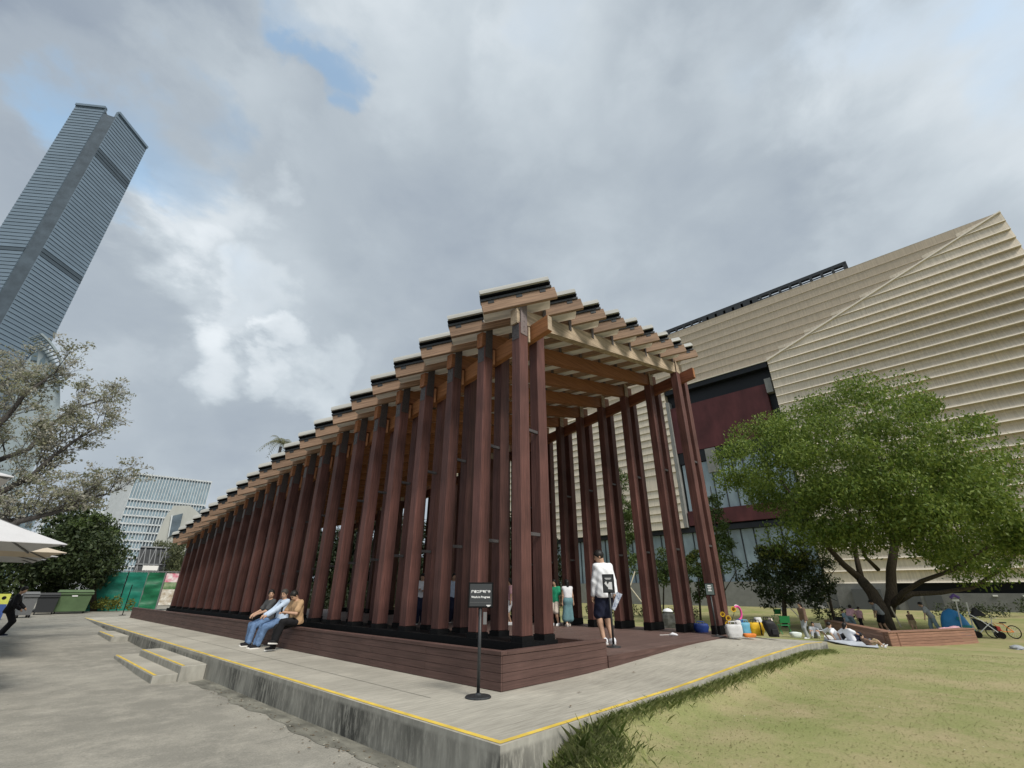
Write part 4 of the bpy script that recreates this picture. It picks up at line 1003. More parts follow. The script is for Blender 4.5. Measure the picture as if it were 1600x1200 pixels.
def person(label, loc, rz, pose, fit, H=1.72, res=.022, group=None, wide=1.0):
    S = H/1.72; near = res < .016; K = S
    root = thing('person', label, 'person', loc, rz, group); fr = W[root]
    pel = Vector(pose['pel']); up = Vector(pose.get('lean', (0, 0, 1))).normalized(); rt = Vector(pose.get('sh', (1, 0, 0))); rt = (rt-up*rt.dot(up)).normalized(); fw = up.cross(rt)
    hx = Vector(pose.get('hip', (1, 0, 0))).normalized()
    P = lambda x, y, z: pel + (rt*x + fw*y + up*z)*K
    hL, hR = pel-hx*.085*K, pel+hx*.085*K
    sL, sR = P(-.17*wide, 0, .47), P(.17*wide, 0, .47); nb = P(0, .0, .50)
    look = Vector(pose.get('head', (0, 1, 0))).normalized(); hup = Vector(pose.get('hup', tuple(up)))
    hr_ = look.cross(hup).normalized(); hu = hr_.cross(look)
    nk = nb + (up*.6+hu*.4).normalized()*.09*K; hc = nk + hu*.085*K + look*.025*K
    eL, wL = ik(sL, Vector(pose['hl']), .29*K, .255*K, Vector(pose.get('el', (-.6, -.8, -.2)))); eR, wR = ik(sR, Vector(pose['hr']), .29*K, .255*K, Vector(pose.get('er', (.6, -.8, -.2))))
    kL, aL = ik(hL, Vector(pose['fl']), .44*K, .42*K, Vector(pose.get('kl', (0, 1, 0)))); kR, aR = ik(hR, Vector(pose['fr']), .44*K, .42*K, Vector(pose.get('kr', (0, 1, 0))))
    tL, tR = Vector(pose.get('tl', (0, 1, 0))).normalized(), Vector(pose.get('tr', (0, 1, 0))).normalized()
    bd = SDF()
    def legs(s, g, lo=1.0, hi=0.0):
        for h_, k_, a_ in ((hL, kL, aL), (hR, kR, aR)):
            s.c(h_, k_, (.088+g)*K, (.058+g)*K)
            if lo > 0:
                e = k_.lerp(a_, lo); s.c(k_, e, (.057+g)*K, (.055+(.040-.055)*lo+g)*K)
                if g < .01: s.e(k_.lerp(a_, .3)-(kL-kL), (.055*K, .055*K, .10*K), None, .04)
    def trunk(s, g, hem=0.0, top=True):
        s.c(hL, hR, (.098+g)*K, (.098+g)*K, .05)
        s.c(P(-.05, 0, .12), P(.05, 0, .12), (.105+g)*K, (.105+g)*K, .07)
        s.c(P(-.065*wide, .0, .24), P(.065*wide, .0, .24), (.108+g)*K, (.108+g)*K, .07)
        s.c(P(-.085*wide, .0, .36), P(.085*wide, .0, .36), (.105+g)*K, (.105+g)*K, .07)
        s.c(sL, sR, (.055+g)*K, (.055+g)*K, .06)
        s.c(P(0, -.01, .42), P(0, 0, .51), (.09+g)*K, (.056+g*.5)*K, .06)
    trunk(bd, 0); legs(bd, 0)
    bd.c(nb-up*.03*K, nk+hu*.03*K, .055*K, .050*K, .02)
    Hm = (hr_, look, hu)
    bd.e(hc+hu*.02*K-look*.01*K, (.074*K, .094*K, .100*K), Hm, .02); bd.e(hc-hu*.045*K+look*.018*K, (.058*K, .070*K, .070*K), Hm, .03)
    if near:
        bd.c(hc+look*.080*K+hu*.012*K, hc+look*.098*K-hu*.022*K, .008*K, .013*K, .012)
        bd.c(hc-hr_*.04*K+look*.074*K+hu*.028*K, hc+hr_*.04*K+look*.074*K+hu*.028*K, .012*K, .012*K, .012)
        for sg in (-1, 1): bd.e(hc+hr_*sg*.076*K-hu*.004*K-look*.01*K, (.012*K, .022*K, .032*K), Hm, .008)
        bd.c(hc+look*.076*K-hu*.052*K-hr_*.014*K, hc+look*.076*K-hu*.052*K+hr_*.014*K, .011*K, .011*K, .01)
    else: bd.c(hc+look*.080*K, hc+look*.096*K-hu*.02*K, .010*K, .014*K, .02)
    for s_, e_, w_, sg in ((sL, eL, wL, -1), (sR, eR, wR, 1)):
        bd.c(s_, e_, .050*K, .041*K); bd.c(e_, w_, .041*K, .028*K, .02)
        d = (w_-e_).normalized(); hd = Vector(pose.get('hdl' if sg < 0 else 'hdr', tuple(d))).normalized(); pn = Vector(pose.get('pnl' if sg < 0 else 'pnr', (0, 0, -1)))
        sd_ = hd.cross(pn).normalized() if hd.cross(pn).length > .05 else hd.orthogonal().normalized(); pn = sd_.cross(hd).normalized()
        pm = w_+hd*.055*K; bd.c(w_+hd*.01*K, pm, .028*K, .034*K, .02)
        if near:
            for i, (o, L) in enumerate(((-.027, .062), (-.009, .072), (.010, .068), (.027, .054))):
                f0 = pm+hd*.02*K+sd_*o*K; f1 = f0+(hd*.8+pn*.35).normalized()*L*.55*K; f2 = f1+(hd*.45+pn*.8).normalized()*L*.5*K
                bd.c(f0, f1, .0105*K, .0095*K, .006); bd.c(f1, f2, .0095*K, .008*K, .005)
            th = w_+hd*.03*K-sd_*.026*K; bd.c(th, th+(hd*.6-sd_*.6+pn*.35)*.05*K, .012*K, .010*K, .008)
        else: bd.c(pm, pm+(hd*.8+pn*.3)*.07*K, .030*K, .018*K, .02)
    for a_, t_ in ((aL, tL), (aR, tR)): bd.c(a_-t_*.03*K-Vector((0, 0, .03*K)), a_+t_*.13*K-Vector((0, 0, .045*K)), .036*K, .026*K, .03)
    def emit(s, name, m_, sm_=True, par=root):
        v, f = s.mesh(res)
        if near and name in ('shirt', 'trousers', 'shorts'):
            w_ = .0032*K*(np.sin(v[:, 2]*38/K+v[:, 0]*43/K)+np.sin(v[:, 2]*21/K-v[:, 0]*47/K+v[:, 1]*30/K+2*np.sin(v[:, 2]*9/K))); v[:, 1] += w_; v[:, 0] += w_*.6
        return npobj(name, v, f, m_, par, fr, smooth=True) if len(f) else None
    body = emit(bd, 'body', fit.get('skin', m_skin))
    g = .016 if near else .021
    # hair
    hs = SDF(); st = fit.get('hair', 'short')
    hs.e(hc+hu*.030*K-look*.010*K, (.089*K, .107*K, .106*K), Hm, .02)
    if st == 'long':
        hs.c(hc-look*.065*K-hu*.01*K, hc-look*.085*K-hu*.20*K, .075*K, .055*K, .04); hs.c(hc-look*.03*K-hr_*.06*K, hc-look*.05*K-hr_*.06*K-hu*.17*K, .035*K, .03*K, .03); hs.c(hc-look*.03*K+hr_*.06*K, hc-look*.05*K+hr_*.06*K-hu*.17*K, .035*K, .03*K, .03)
    elif st == 'bun': hs.e(hc-look*.10*K+hu*.05*K, (.045*K,)*3, None, .02)
    elif st == 'bob': hs.e(hc-look*.02*K-hu*.02*K, (.092*K, .09*K, .10*K), Hm, .02)
    fwd = (look*.8 - hu*.65).normalized()
    hs.clip.append((tuple(hc+look*.074*K+hu*.050*K), tuple(fwd)))
    if st in ('short', 'bun'): hs.clip.append((tuple(hc-hu*.045*K), tuple((-hu*.9+look*.35).normalized())))
    ho = emit(hs, 'hair', fit.get('hairm', m_hair))
    if near:
        for sg in (-1, 1): MB().lathe([(.001, -.008*K), (.008*K, -.005*K), (.010*K, 0), (.008*K, .005*K), (.001, .008*K)], 8, hc+hr_*sg*.032*K+look*.082*K+hu*.010*K).build('eye', m_eye, root, fr, smooth=True)
        MB().bar(hc+look*.089*K-hu*.052*K-hr_*.020*K, hc+look*.089*K-hu*.052*K+hr_*.020*K, .006*K, .006*K).build('mouth', m_lip2, root, fr)
        for sg in (-1, 1): MB().bar(hc+hr_*sg*.048*K+look*.080*K+hu*.033*K, hc+hr_*sg*.018*K+look*.090*K+hu*.036*K, .005*K, .008*K).build('eyebrow', m_hair, root, fr)
    # bottoms
    bt = fit.get('bottom')
    if bt:
        s = SDF(); kind = bt[1]; gg = g+ (.006 if kind == 'long' else .014)
        s.c(hL, hR, (.098+g)*K, (.098+g)*K, .05); s.c(P(-.05, 0, .10), P(.05, 0, .10), (.105+g)*K, (.105+g)*K, .06)
        if kind == 'long':
            for h_, k_, a_ in ((hL, kL, aL), (hR, kR, aR)): s.c(h_, k_, (.09+gg)*K, (.064+gg)*K); s.c(k_, k_.lerp(a_, .96), (.064+gg)*K, (.050+gg)*K)
        elif kind == 'shorts':
            for h_, k_ in ((hL, kL), (hR, kR)): s.c(h_, h_.lerp(k_, .93), (.084+gg)*K, (.076+gg)*K, .008)
        else:
            mk = (kL+kR)/2; ma = (aL+aR)/2; s.c(hL, hR, .12*K, .12*K, .05)
            for off in (-.07, .07): s.c(pel+hx*off*K, ma+hx*off*1.5*K+Vector((0, 0, bt[2] if len(bt) > 2 else .1)), .10*K, .14*K, .08)
        s.clip.append((tuple(P(0, 0, .17)), tuple(up)))
        emit(s, {'long': 'trousers', 'shorts': 'shorts', 'skirt': 'skirt'}[kind], bt[0])
    tp = fit.get('top')
    if tp:
        s = SDF(); m_, sl_, hem = tp; trunk(s, g+(.004 if near else 0))
        if hem < 0:
            for sg in (-1, 1): s.c(P(.06*sg, 0, .1), P(.07*sg, -.01, hem+.06), (.11+g)*K, (.115+g)*K, .05)
        for s_, e_, w_ in ((sL, eL, wL), (sR, eR, wR)):
            if sl_ == 'long': s.c(s_, e_, (.056+g)*K, (.050+g)*K, .04); s.c(e_, e_.lerp(w_, .93), (.050+g)*K, (.034+g)*K, .02)
            elif sl_ == 'short': s.c(s_, s_.lerp(e_, .72), (.058+g)*K, (.060+g)*K, .04)
        s.clip.append((tuple(P(0, 0, hem)), tuple(-up)))
        s.clip.append((tuple(nb+up*.035*K), tuple((up*.9-fw*-.25).normalized())))
        emit(s, 'shirt', m_)
    sh = fit.get('shoes')
    if sh:
        for a_, t_ in ((aL, tL), (aR, tR)):
            s = SDF(); dn = Vector((0, 0, 1)) if abs(t_.z) < .5 else Vector((0, 0, 1))
            s.c(a_-t_*.025*K-dn*.02*K, a_+t_*.03*K-dn*.03*K, .050*K, .050*K, .03); s.c(a_-t_*.04*K-dn*.045*K, a_+t_*.155*K-dn*.048*K, .040*K, .036*K, .03)
            so_ = emit(s, 'shoe', sh[0])
            sd2 = t_.cross(dn).normalized(); u2 = sd2.cross(t_)
            pts = []
            for q in range(12):
                an = 2*math.pi*q/12; pts.append(a_+t_*(.058+math.cos(an)*.148)*K+sd2*math.sin(an)*.050*K-u2*.092*K)
            MB().prism(pts, (0, 0, 0), u2*.030*K).build('sole', sh[1], so_, fr)
    return root, dict(hc=hc, wL=wL, wR=wR, look=look, hu=hu, hr=hr_, P=P)
def standing(H, fl=(-.10, 0), fr=(.10, .05), hl=(-.26, .06, .78), hr=(.26, .06, .78), lean=(0, .03, 1), head=(0, 1, -.1), ph=.905, **k):
    s = H/1.72; d = dict(pel=(0, 0, ph*s), lean=lean, head=head, fl=(fl[0], fl[1], .085*s), fr=(fr[0], fr[1], .085*s), hl=tuple(x*s for x in hl), hr=tuple(x*s for x in hr)); d.update(k); return d
def sitting(H, seat, lean=(0, .05, 1), head=(0, 1, -.1), fl=(-.12, .46), fr=(.12, .46), fz=(0, 0), hl=(-.14, .34, .0), hr=(.14, .34, .0), **k):
    s = H/1.72; d = dict(pel=(0, 0, seat+.10*s), lean=lean, head=head, fl=(fl[0], fl[1], fz[0]+.085*s), fr=(fr[0], fr[1], fz[1]+.085*s), hl=(hl[0], hl[1], seat+.22*s+hl[2]), hr=(hr[0], hr[1], seat+.22*s+hr[2]))
    d.update(k); return d

c_dgrey = cloth('charcoal_tee', (.070, .072, .075)); c_jean = cloth('blue_denim', (.115, .19, .33), .3); c_lblue = cloth('pale_blue_shirt', (.50, .60, .74)); c_tan = cloth('tan_tee', (.46, .30, .17))
c_black = cloth('black_cloth', (.012, .012, .014)); c_white = cloth('white_cotton', (.78, .79, .82), .04); c_navy = cloth('navy_cloth', (.016, .020, .045)); c_teal = cloth('teal_cloth', (.14, .27, .30)); c_green = cloth('bright_green_cloth', (.03, .36, .19))
c_pink = cloth('pink_cloth', (.62, .36, .40)); c_grey = cloth('grey_cloth', (.34, .36, .38)); c_cream = cloth('cream_cloth', (.66, .58, .50)); c_brown = cloth('brown_cloth', (.17, .11, .08)); c_khaki = cloth('khaki_cloth', (.36, .27, .16)); c_dkteal = cloth('steel_blue_cloth', (.22, .30, .36))
sh_bk = (c_black, m_white); sh_wh = (c_white, m_white)
PX = 5.80
# three men sitting on the planter edge, facing away from the posts
ps = sitting(1.70, .54, lean=(0, .10, 1), head=(-.95, .42, -.04), fl=(-.22, .50), fr=(.10, .42), fz=(0, 0), hl=(-.10, .42, .02), hr=(.12, .42, .02), hdl=(.25, .7, -.6), hdr=(-.25, .7, -.6))
person('man in a charcoal tee shirt and jeans sitting on the planter edge, looking sideways', (PX, 15.45, 0), R(90), ps, dict(top=(c_dgrey, 'short', -.04), bottom=(c_jean, 'long'), shoes=sh_bk), 1.72, .0125, 'men sitting on the planter edge', 1.08)
ps = sitting(1.72, .54, lean=(0, .02, 1), head=(-.55, .8, -.2), fl=(-.06, .52), fr=(.16, .50), hl=(-.14, .46, .02), hr=(.16, .42, .02), hdl=(.1, .8, -.5), hdr=(-.1, .8, -.5))
r_, J = person('greying man in a pale blue shirt with dark strap sitting between two other men', (PX, 14.55, 0), R(90), ps, dict(top=(c_lblue, 'long', -.04), bottom=(c_jean, 'long'), shoes=sh_bk, hairm=m_hgrey), 1.74, .0125, 'men sitting on the planter edge')
b = MB(); Pq = J['P']
b.tube([Pq(-.13, .135, .46), Pq(-.05, .165, .34), Pq(.06, .165, .22), Pq(.12, .14, .08)], .017, 6)
b.build('shoulder_strap', c_black, r_, W[r_])
ps = sitting(1.72, .54, lean=(0, .16, 1), head=(-.12, .80, -.62), hup=(0, .5, .85), fl=(-.06, .52), fr=(.14, .44), fz=(0, .02), hl=(-.06, .36, .12), hr=(.08, .36, .12), hdl=(.3, .8, .1), hdr=(-.3, .8, .1), el=(-.8, -.5, -.3), er=(.8, -.5, -.3), kl=(-.2, 1, .6))
ps['fl'] = (-.05, .50, .26); ps['tl'] = (-.2, 1, .1)
r_, J = person('man in a tan tee shirt and black trousers sitting bent over his phone', (PX, 13.55, 0), R(98), ps, dict(top=(c_tan, 'short', -.05), bottom=(c_black, 'long'), shoes=sh_bk), 1.74, .0125, 'men sitting on the planter edge', 1.05)
ph = (J['wL']+J['wR'])/2 + Vector((0, .09, .03))
MB().box(ph.x-.035, ph.x+.035, ph.y-.006, ph.y+.006, ph.z-.03, ph.z+.10, .003).build('phone', m_black, None, W[r_], label='black phone held by the man in the tan tee shirt', cat='phone')
# man with a white shirt at the end of the planter
s_ = 2.06/1.72
ps = standing(2.12, fl=(-.12, .02), fr=(.10, -.02), lean=(-.02, -.01, 1), head=(-.78, .50, -.32), hl=(-.21, .12, .80), hr=(.10, -.22, .84), el=(-.9, -.2, 0), er=(.9, -.25, 0), tl=(-.5, .9, 0), tr=(-.1, 1, 0), hdr=(-.4, -.2, -.8))
r_, J = person('young man in a white shirt and navy shorts standing with brochures behind his back', (10.42, 6.82, .255), R(-20), ps, dict(top=(c_white, 'long', -.10), bottom=(c_navy, 'shorts'), shoes=sh_wh), 2.12, .0135, None, .92)
m_bro = mat('printed_brochure', (.10, .13, .22), .5, 22, .5, col2=(.62, .66, .74))
q = J['wR'] + Vector((-.05, -.07, -.02))
MB().hexa([q+Vector(p) for p in ((-.16, -.02, -.30), (-.08, -.02, -.34), (-.08, -.005, -.34), (-.16, -.005, -.30), (.02, -.04, .06), (.17, -.04, .01), (.17, -.025, .01), (.02, -.025, .06))]).build('brochure', m_bro, None, W[r_], label='blue and white printed brochures held behind the back of the white shirted man', cat='brochure')
# people on the deck behind the posts
ps = standing(1.55, fl=(-.07, .0), fr=(.07, .12), hl=(-.24, .02, .78), hr=(.27, .05, .80))
p = on(889, 978, .25); person('woman with long black hair, white top and long teal skirt walking across the deck', (p.x, p.y, .245), R(-28), ps, dict(top=(c_white, 'none', .10), bottom=(c_teal, 'skirt', .16), hair='long', shoes=(c_cream, m_white)), 1.57, .02)
p = on(869, 977, .25); ps = standing(1.55); person('person in a bright green top half hidden behind the inner corner post', (p.x, p.y, .245), R(100), ps, dict(top=(c_green, 'short', -.14), bottom=(c_cream, 'shorts'), hair='long', shoes=sh_wh), 1.57, .022)
p = on(655, 975, .25); ps = standing(1.8, hl=(-.1, .26, 1.1), hr=(.08, .28, 1.14), head=(0, 1, -.3)); person('person in a white shirt and dark trousers glimpsed deep inside between the left posts', (p.x, p.y, .25), R(140), ps, dict(top=(c_white, 'long', -.05), bottom=(c_navy, 'long'), shoes=sh_bk), 1.82, .022)
p = on(706, 972, .25); person('person in a pale blue top glimpsed between posts to the left of the work sign', (p.x, p.y, .25), R(150), standing(1.75), dict(top=(c_lblue, 'short', -.05), bottom=(c_navy, 'long'), shoes=sh_bk), 1.95, .024)
p = on(797, 976, .25); person('person with white shoes and a pink top mostly hidden behind the corner posts', (p.x, p.y, .25), R(60), standing(1.6), dict(top=(c_pink, 'short', -.05), bottom=(c_white, 'shorts'), hair='long', shoes=sh_wh), 1.62, .022)
# man cut by the left edge of the photo
p = at(2, 1000, 28); p.z = az(p.y)
ps = standing(1.75, lean=(.08, .22, 1), head=(.2, 1, -.3), hl=(-.24, .38, .95), hr=(.30, .30, .92))
r_, J = person('person in a black jacket with white piping at the left edge of the plaza', (p.x-.12, p.y, p.z), R(-95), ps, dict(top=(c_black, 'long', -.12), bottom=(c_black, 'long'), shoes=(c_navy, m_white)), 1.86, .022, None, 1.25)
Pq = J['P']
MB().tube([Pq(-.24, .03, .40), Pq(-.16, .06, .50), Pq(0, .07, .55), Pq(.16, .06, .50), Pq(.24, .03, .40)], .022, 6).build('white_piping', c_white, r_, W[r_])
MB().lathe([(.001, -.004), (.10, -.003), (.10, .003), (.001, .004)], 16, (0, 0, 0)).build('teal_patch', mat('teal_patch_mat', (.03, .28, .38), .7), r_, W[r_] @ Matrix.Translation(Pq(.02, -.145, .22)) @ Matrix.Rotation(R(90), 4, 'X'))
# visitors on the lawn
def lawn(u, v, D=None):
    if D is None:
        z = -.5
        for _ in range(30): p = on(u, v, z); z = .5*z+.5*lz(p.x, p.y)
    else: p = at(u, v, D); z = lz(p.x, p.y)
    return Vector((p.x, p.y, z))
def fac(p, deg): return math.atan2(HD.y, HD.x)-math.pi/2 + R(deg)   # 0: facing away from the camera
def lp(label, u, v, deg, ps, fit, H=1.65, res=.026, D=None):
    p = lawn(u, v, D); return person(label, (p.x, p.y, p.z), fac(p, deg), ps, fit, H, res)
lp('woman with long dark hair, brown cardigan and pale jeans walking on the lawn', 1263, 998, 100, standing(1.6, fl=(-.07, .1), fr=(.08, -.1), hl=(-.25, .15, .8), hr=(.25, -.1, .8)), dict(top=(c_brown, 'long', -.10), bottom=(c_grey, 'long'), hair='long', shoes=sh_wh), 1.6)
lp('child in white running on the far lawn by the green chairs', 1229, 974, -70, standing(1.2, fl=(-.06, .2), fr=(.07, -.15), lean=(0, .25, 1), hl=(-.25, .2, .9), hr=(.25, .0, .8)), dict(top=(c_white, 'short', -.05), bottom=(c_cream, 'long'), hair='bob', shoes=sh_wh), 1.25)
def floor_sit(H, lean=(0, -.25, 1), **k):
    s = H/1.72; d = dict(pel=(0, 0, .12*s), lean=lean, head=(0, 1, -.1), fl=(-.14, .62*s, .07), fr=(.14, .66*s, .07), kl=(0, .3, 1), kr=(0, .3, 1), hl=(-.2, .3, .30*s), hr=(.2, .3, .30*s), tl=(0, .6, .8), tr=(0, .6, .8)); d.update(k); return d
lp('child in grey with dark hair sitting on the grass beside the folding chair', 1275, 997, 150, floor_sit(1.3), dict(top=(c_grey, 'short', -.05), bottom=(c_grey, 'long'), hair='bob', shoes=sh_wh), 1.35)
lp('person in a white top and black trousers reclining on the picnic mat', 1312, 1003, -95, floor_sit(1.65, lean=(0, -.55, .8), hl=(-.25, -.35, .15), hr=(.25, -.3, .15)), dict(top=(c_white, 'short', -.08), bottom=(c_black, 'long'), hair='short', shoes=sh_wh), 1.65)
lp('dark haired woman in white and navy leaning back on the picnic mat edge', 1333, 1005, -80, floor_sit(1.6, lean=(0, -.4, .9), hl=(-.3, -.3, .12), hr=(.25, .3, .3)), dict(top=(c_white, 'short', -.02), bottom=(c_navy, 'long'), hair='long', shoes=sh_wh), 1.6)
lp('small child in maroon sprawling at the right end of the picnic mat', 1362, 1012, -110, floor_sit(1.0, lean=(0, -.7, .7)), dict(top=(c_brown, 'short', -.02), bottom=(c_khaki, 'shorts'), hair='short', shoes=sh_wh), 1.05)
lp('woman in a pink shirt bending down on the grass left of the big tree', 1334, 988, -60, standing(1.6, lean=(0, .7, .8), hl=(-.15, .55, .7), hr=(.15, .55, .72), ph=.85), dict(top=(c_pink, 'short', -.05), bottom=(c_dkteal, 'long'), hair='bob', shoes=sh_bk), 1.55)
lp('child in pale blue on the bench deck edge beside the woman in pink', 1328, 989, 40, standing(1.15, lean=(0, .15, 1), head=(0, 1, -.3)), dict(top=(c_dkteal, 'short', -.10), bottom=(c_grey, 'shorts'), hair='short', shoes=sh_wh), 1.2)
lp('boy in dark trousers striding beside the woman in pink', 1349, 987, -75, standing(1.3, fl=(-.08, .25), fr=(.08, -.2), lean=(0, .2, 1)), dict(top=(c_pink, 'short', -.02), bottom=(c_black, 'long'), hair='short', shoes=sh_bk), 1.3)
lp('man in a grey tee shirt and dark shorts bending at the big tree trunk', 1386, 990, 75, standing(1.72, lean=(.05, .42, .9), head=(0, .8, -.6), hl=(-.15, .35, .75), hr=(.18, .3, .72), fl=(-.1, -.1), fr=(.1, .1)), dict(top=(c_grey, 'short', -.08), bottom=(c_black, 'shorts'), hair='short', shoes=sh_wh), 1.74, D=36)
lp('child in a brown dress standing on the bench deck right of the trunk', 1431, 990, 160, standing(1.1, lean=(.1, .05, 1)), dict(top=(c_brown, 'none', .05), bottom=(c_khaki, 'skirt', .3), hair='bob', shoes=sh_wh), 1.1)
lp('woman in a grey top and pale jeans leaning over near the blue tent', 1465, 992, 60, standing(1.65, lean=(0, .45, .9), head=(0, .9, -.4), hl=(-.25, .35, .8), hr=(.3, -.25, .85), fl=(-.08, -.2), fr=(.1, .15)), dict(top=(c_grey, 'short', -.10), bottom=(c_dkteal, 'long'), hair='bun', shoes=sh_wh), 1.62)
lp('small child in pink lying on the edge of the bench deck by the tent', 1492, 998, 95, dict(pel=(0, 0, .50), lean=(0, -.97, .2), head=(0, -.3, 1), fl=(-.08, .6, .50), fr=(.1, .55, .50), kl=(0, 0, 1), kr=(0, 0, 1), hl=(-.25, -.3, .50), hr=(.25, -.3, .50)), dict(top=(c_pink, 'short', -.05), bottom=(c_pink, 'long'), hair='bob', shoes=sh_wh), 1.0, D=31)

# ---------------------------------------------------------------- objects
def text(body, size, m_, parent, fr, name='lettering', align='CENTER', bold=0.0):
    cu = bpy.data.curves.new(name, 'FONT'); cu.body = body; cu.size = size; cu.align_x = align; cu.align_y = 'CENTER'; cu.extrude = .0006; cu.offset = bold; cu.resolution_u = 3
    to = bpy.data.objects.new(name, cu); COL.objects.link(to); bpy.context.view_layer.update()
    me = bpy.data.meshes.new_from_object(to.evaluated_get(bpy.context.evaluated_depsgraph_get())); me.name = name
    bpy.data.objects.remove(to); bpy.data.curves.remove(cu); me.materials.clear(); me.materials.append(m_)
    o = bpy.data.objects.new(name, me); return put(o, parent, fr @ Matrix.Rotation(R(90), 4, 'X'))
m_board = mat('sign_face', (.045, .048, .05), .25, spec=.6)
m_board2 = mat('sign_face_grey', (.10, .13, .125), .35, spec=.5)
m_gmetal = mat('grey_plastic', (.17, .17, .17), .5)
def signstand(label, loc, rz, w, h, ztop, lines, base=.19, face=None, zc=None):
    g = thing('sign_stand', label, 'sign', loc, rz, 'sign stands around the pavilion'); fr = W[g]
    MB().lathe([(base, 0), (base, .012), (base*.93, .024), (base*.3, .036), (.03, .06)], 28).build('base', m_steel_dk, g, fr, smooth=False)
    MB().tube([(0, 0, .03), (0, 0, ztop-h+.03)], .025, 12).build('pole', m_steel_dk, g, fr, smooth=True)
    MB().box(-w/2, w/2, -.035, -.012, ztop-h, ztop, .004).build('panel_frame', m_black, g, fr)
    MB().box(-w/2+.022, w/2-.022, -.038, -.0352, ztop-h+.022, ztop-.022).build('panel_face', face or m_board, g, fr)
    MB().box(-.03, .03, -.012, .03, ztop-h-.12, ztop-h+.05, .004).build('clamp', m_black, g, fr)
    for body, size, x, z, bd in lines:
        text(body, size, m_letter, g, fr @ Matrix.Translation((x, -.0395, z)), bold=bd)
    return g, fr
m_steel_dk = mat('sign_steel', (.028, .03, .032), .45, 30, .3, spec=.5)
p = on(747, 1090, 0)
g, fr = signstand('black sign stand with a work in progress notice beside the planter corner', (p.x, p.y, 0), R(-43), .385, .36, 1.52, [('維修工程進行中', .043, 0, 1.385, .0012), ('Work in Progress', .040, 0, 1.31, .0012)])
MB().box(.045, .10, -.02, .02, .93, 1.10, .004).build('leaflet_clip', m_gmetal, g, fr)
MB().box(.09, .155, -.0392, -.0384, 1.19, 1.20).build('print_mark', m_letter, g, fr)
MB().box(.105, .14, -.0392, -.0384, 1.178, 1.187).build('print_mark', m_letter, g, fr)
MB().box(-.163, .163, -.0392, -.0384, 1.235, 1.238).build('print_mark', m_gmetal, g, fr)
p = on(959, 1011, .26)
g, fr = signstand('black sign stand with a white pictogram standing in front of the white shirted man', (p.x, p.y, .255), R(-68), .27, .40, 1.50, [], .16)
for (x0, x1, z0, z1) in ((-.075, .075, 1.405, 1.418), (-.055, .055, 1.385, 1.394)): MB().box(x0, x1, -.0395, -.0384, z0, z1).build('print_line', m_letter, g, fr)
MB().add([(-.09, -.0392, 1.30), (-.02, -.0392, 1.22), (.0, -.0392, 1.25), (-.05, -.0392, 1.35)], [(0, 1, 2, 3)]).build('pictogram', m_letter, g, fr)
MB().add([(-.01, -.0392, 1.18), (.085, -.0392, 1.17), (.085, -.0392, 1.33), (.02, -.0392, 1.33), (-.01, -.0392, 1.28)], [(0, 1, 2, 3, 4)]).build('pictogram', m_letter, g, fr)
p = on(1121, 995, .22)
g, fr = signstand('grey sign stand with white printed lines at the last front post', (p.x, p.y, .225), R(-62), .26, .33, 1.38, [], .17, m_board2)
for z, w in ((1.30, .09), (1.255, .11), (1.21, .08), (1.165, .10)): MB().box(-w/2, w/2, -.0395, -.0384, z, z+.022).build('print_line', m_letter, g, fr)
p = at(192, 958, 40)
g = thing('barrier_post', 'thin black post leaning in front of the green hoarding at the walkway end', 'post', (p.x, p.y, 0))
MB().tube([(p.x, p.y, 0), (p.x+.02, p.y, 1.75)], .025, 8).build('pole', m_black, g); MB().lathe([(.18, .002), (.18, .02), (.03, .03)], 18, (p.x, p.y, 0)).build('base', m_black, g)

def parasol(label, c, hs, ze, zp, m_, rot=0.0):
    g = thing('parasol', label, 'parasol', (c[0], c[1], az(c[1])), rot, 'parasols at the left edge of the plaza'); fr = W[g]; z0 = az(c[1])
    q = [(hs, hs), (-hs, hs), (-hs, -hs), (hs, -hs)]; ze -= z0; zp -= z0
    for i in range(4):
        a, b_ = q[i], q[(i+1) % 4]; n = 8; vs, fs = [], []
        for r in range(n+1):
            t = r/n; z = zp+(ze-zp)*(t**.86)
            vs += [(a[0]*t*.999, a[1]*t*.999, z), ((a[0]+b_[0])/2*t*(1-.05*t), (a[1]+b_[1])/2*t*(1-.05*t), z+.07*t*(1-t)*0), (b_[0]*t*.999, b_[1]*t*.999, z)]
        m2 = len(vs); vs += [(x, y, z-.012) for x, y, z in vs]
        for r in range(n):
            for k in range(2):
                o = r*3+k; fs += [(o, o+3, o+4, o+1), (m2+o, m2+o+1, m2+o+4, m2+o+3)]
        o = n*3; fs += [(o, m2+o, m2+o+1, o+1), (o+1, m2+o+1, m2+o+2, o+2)]
        MB().add(vs, fs).build('canopy_panel', m_, g, fr)
        e = Vector((*a, ze)); MB().bar((a[0]*.03, a[1]*.03, zp-.08), (a[0]*.985, a[1]*.985, ze-.035), .025, .03).build('rib', m_gmetal, g, fr)
    MB().tube([(0, 0, 0), (0, 0, zp+.06)], .035, 10).build('pole', m_gmetal, g, fr)
    MB().lathe([(.32, 0), (.32, .06), (.05, .09)], 20).build('base', m_gmetal, g, fr)
m_par = mat('white_canvas', (.56, .555, .56), .85, 3, .04); m_par2 = mat('cream_canvas', (.54, .46, .36), .85, 3, .05)
parasol('nearest white parasol with a broad canopy above the left edge', (-1.0, 13.9), 1.5, 2.22, 3.0, m_par, R(8))
parasol('cream coloured parasol just below and behind the nearest white one', (-.62, 19.6), 1.55, 2.36, 2.95, m_par2, R(5))
parasol('white parasol, lowest in view and behind the cream one', (-.75, 26.4), 1.6, 2.45, 2.95, m_par, R(4))
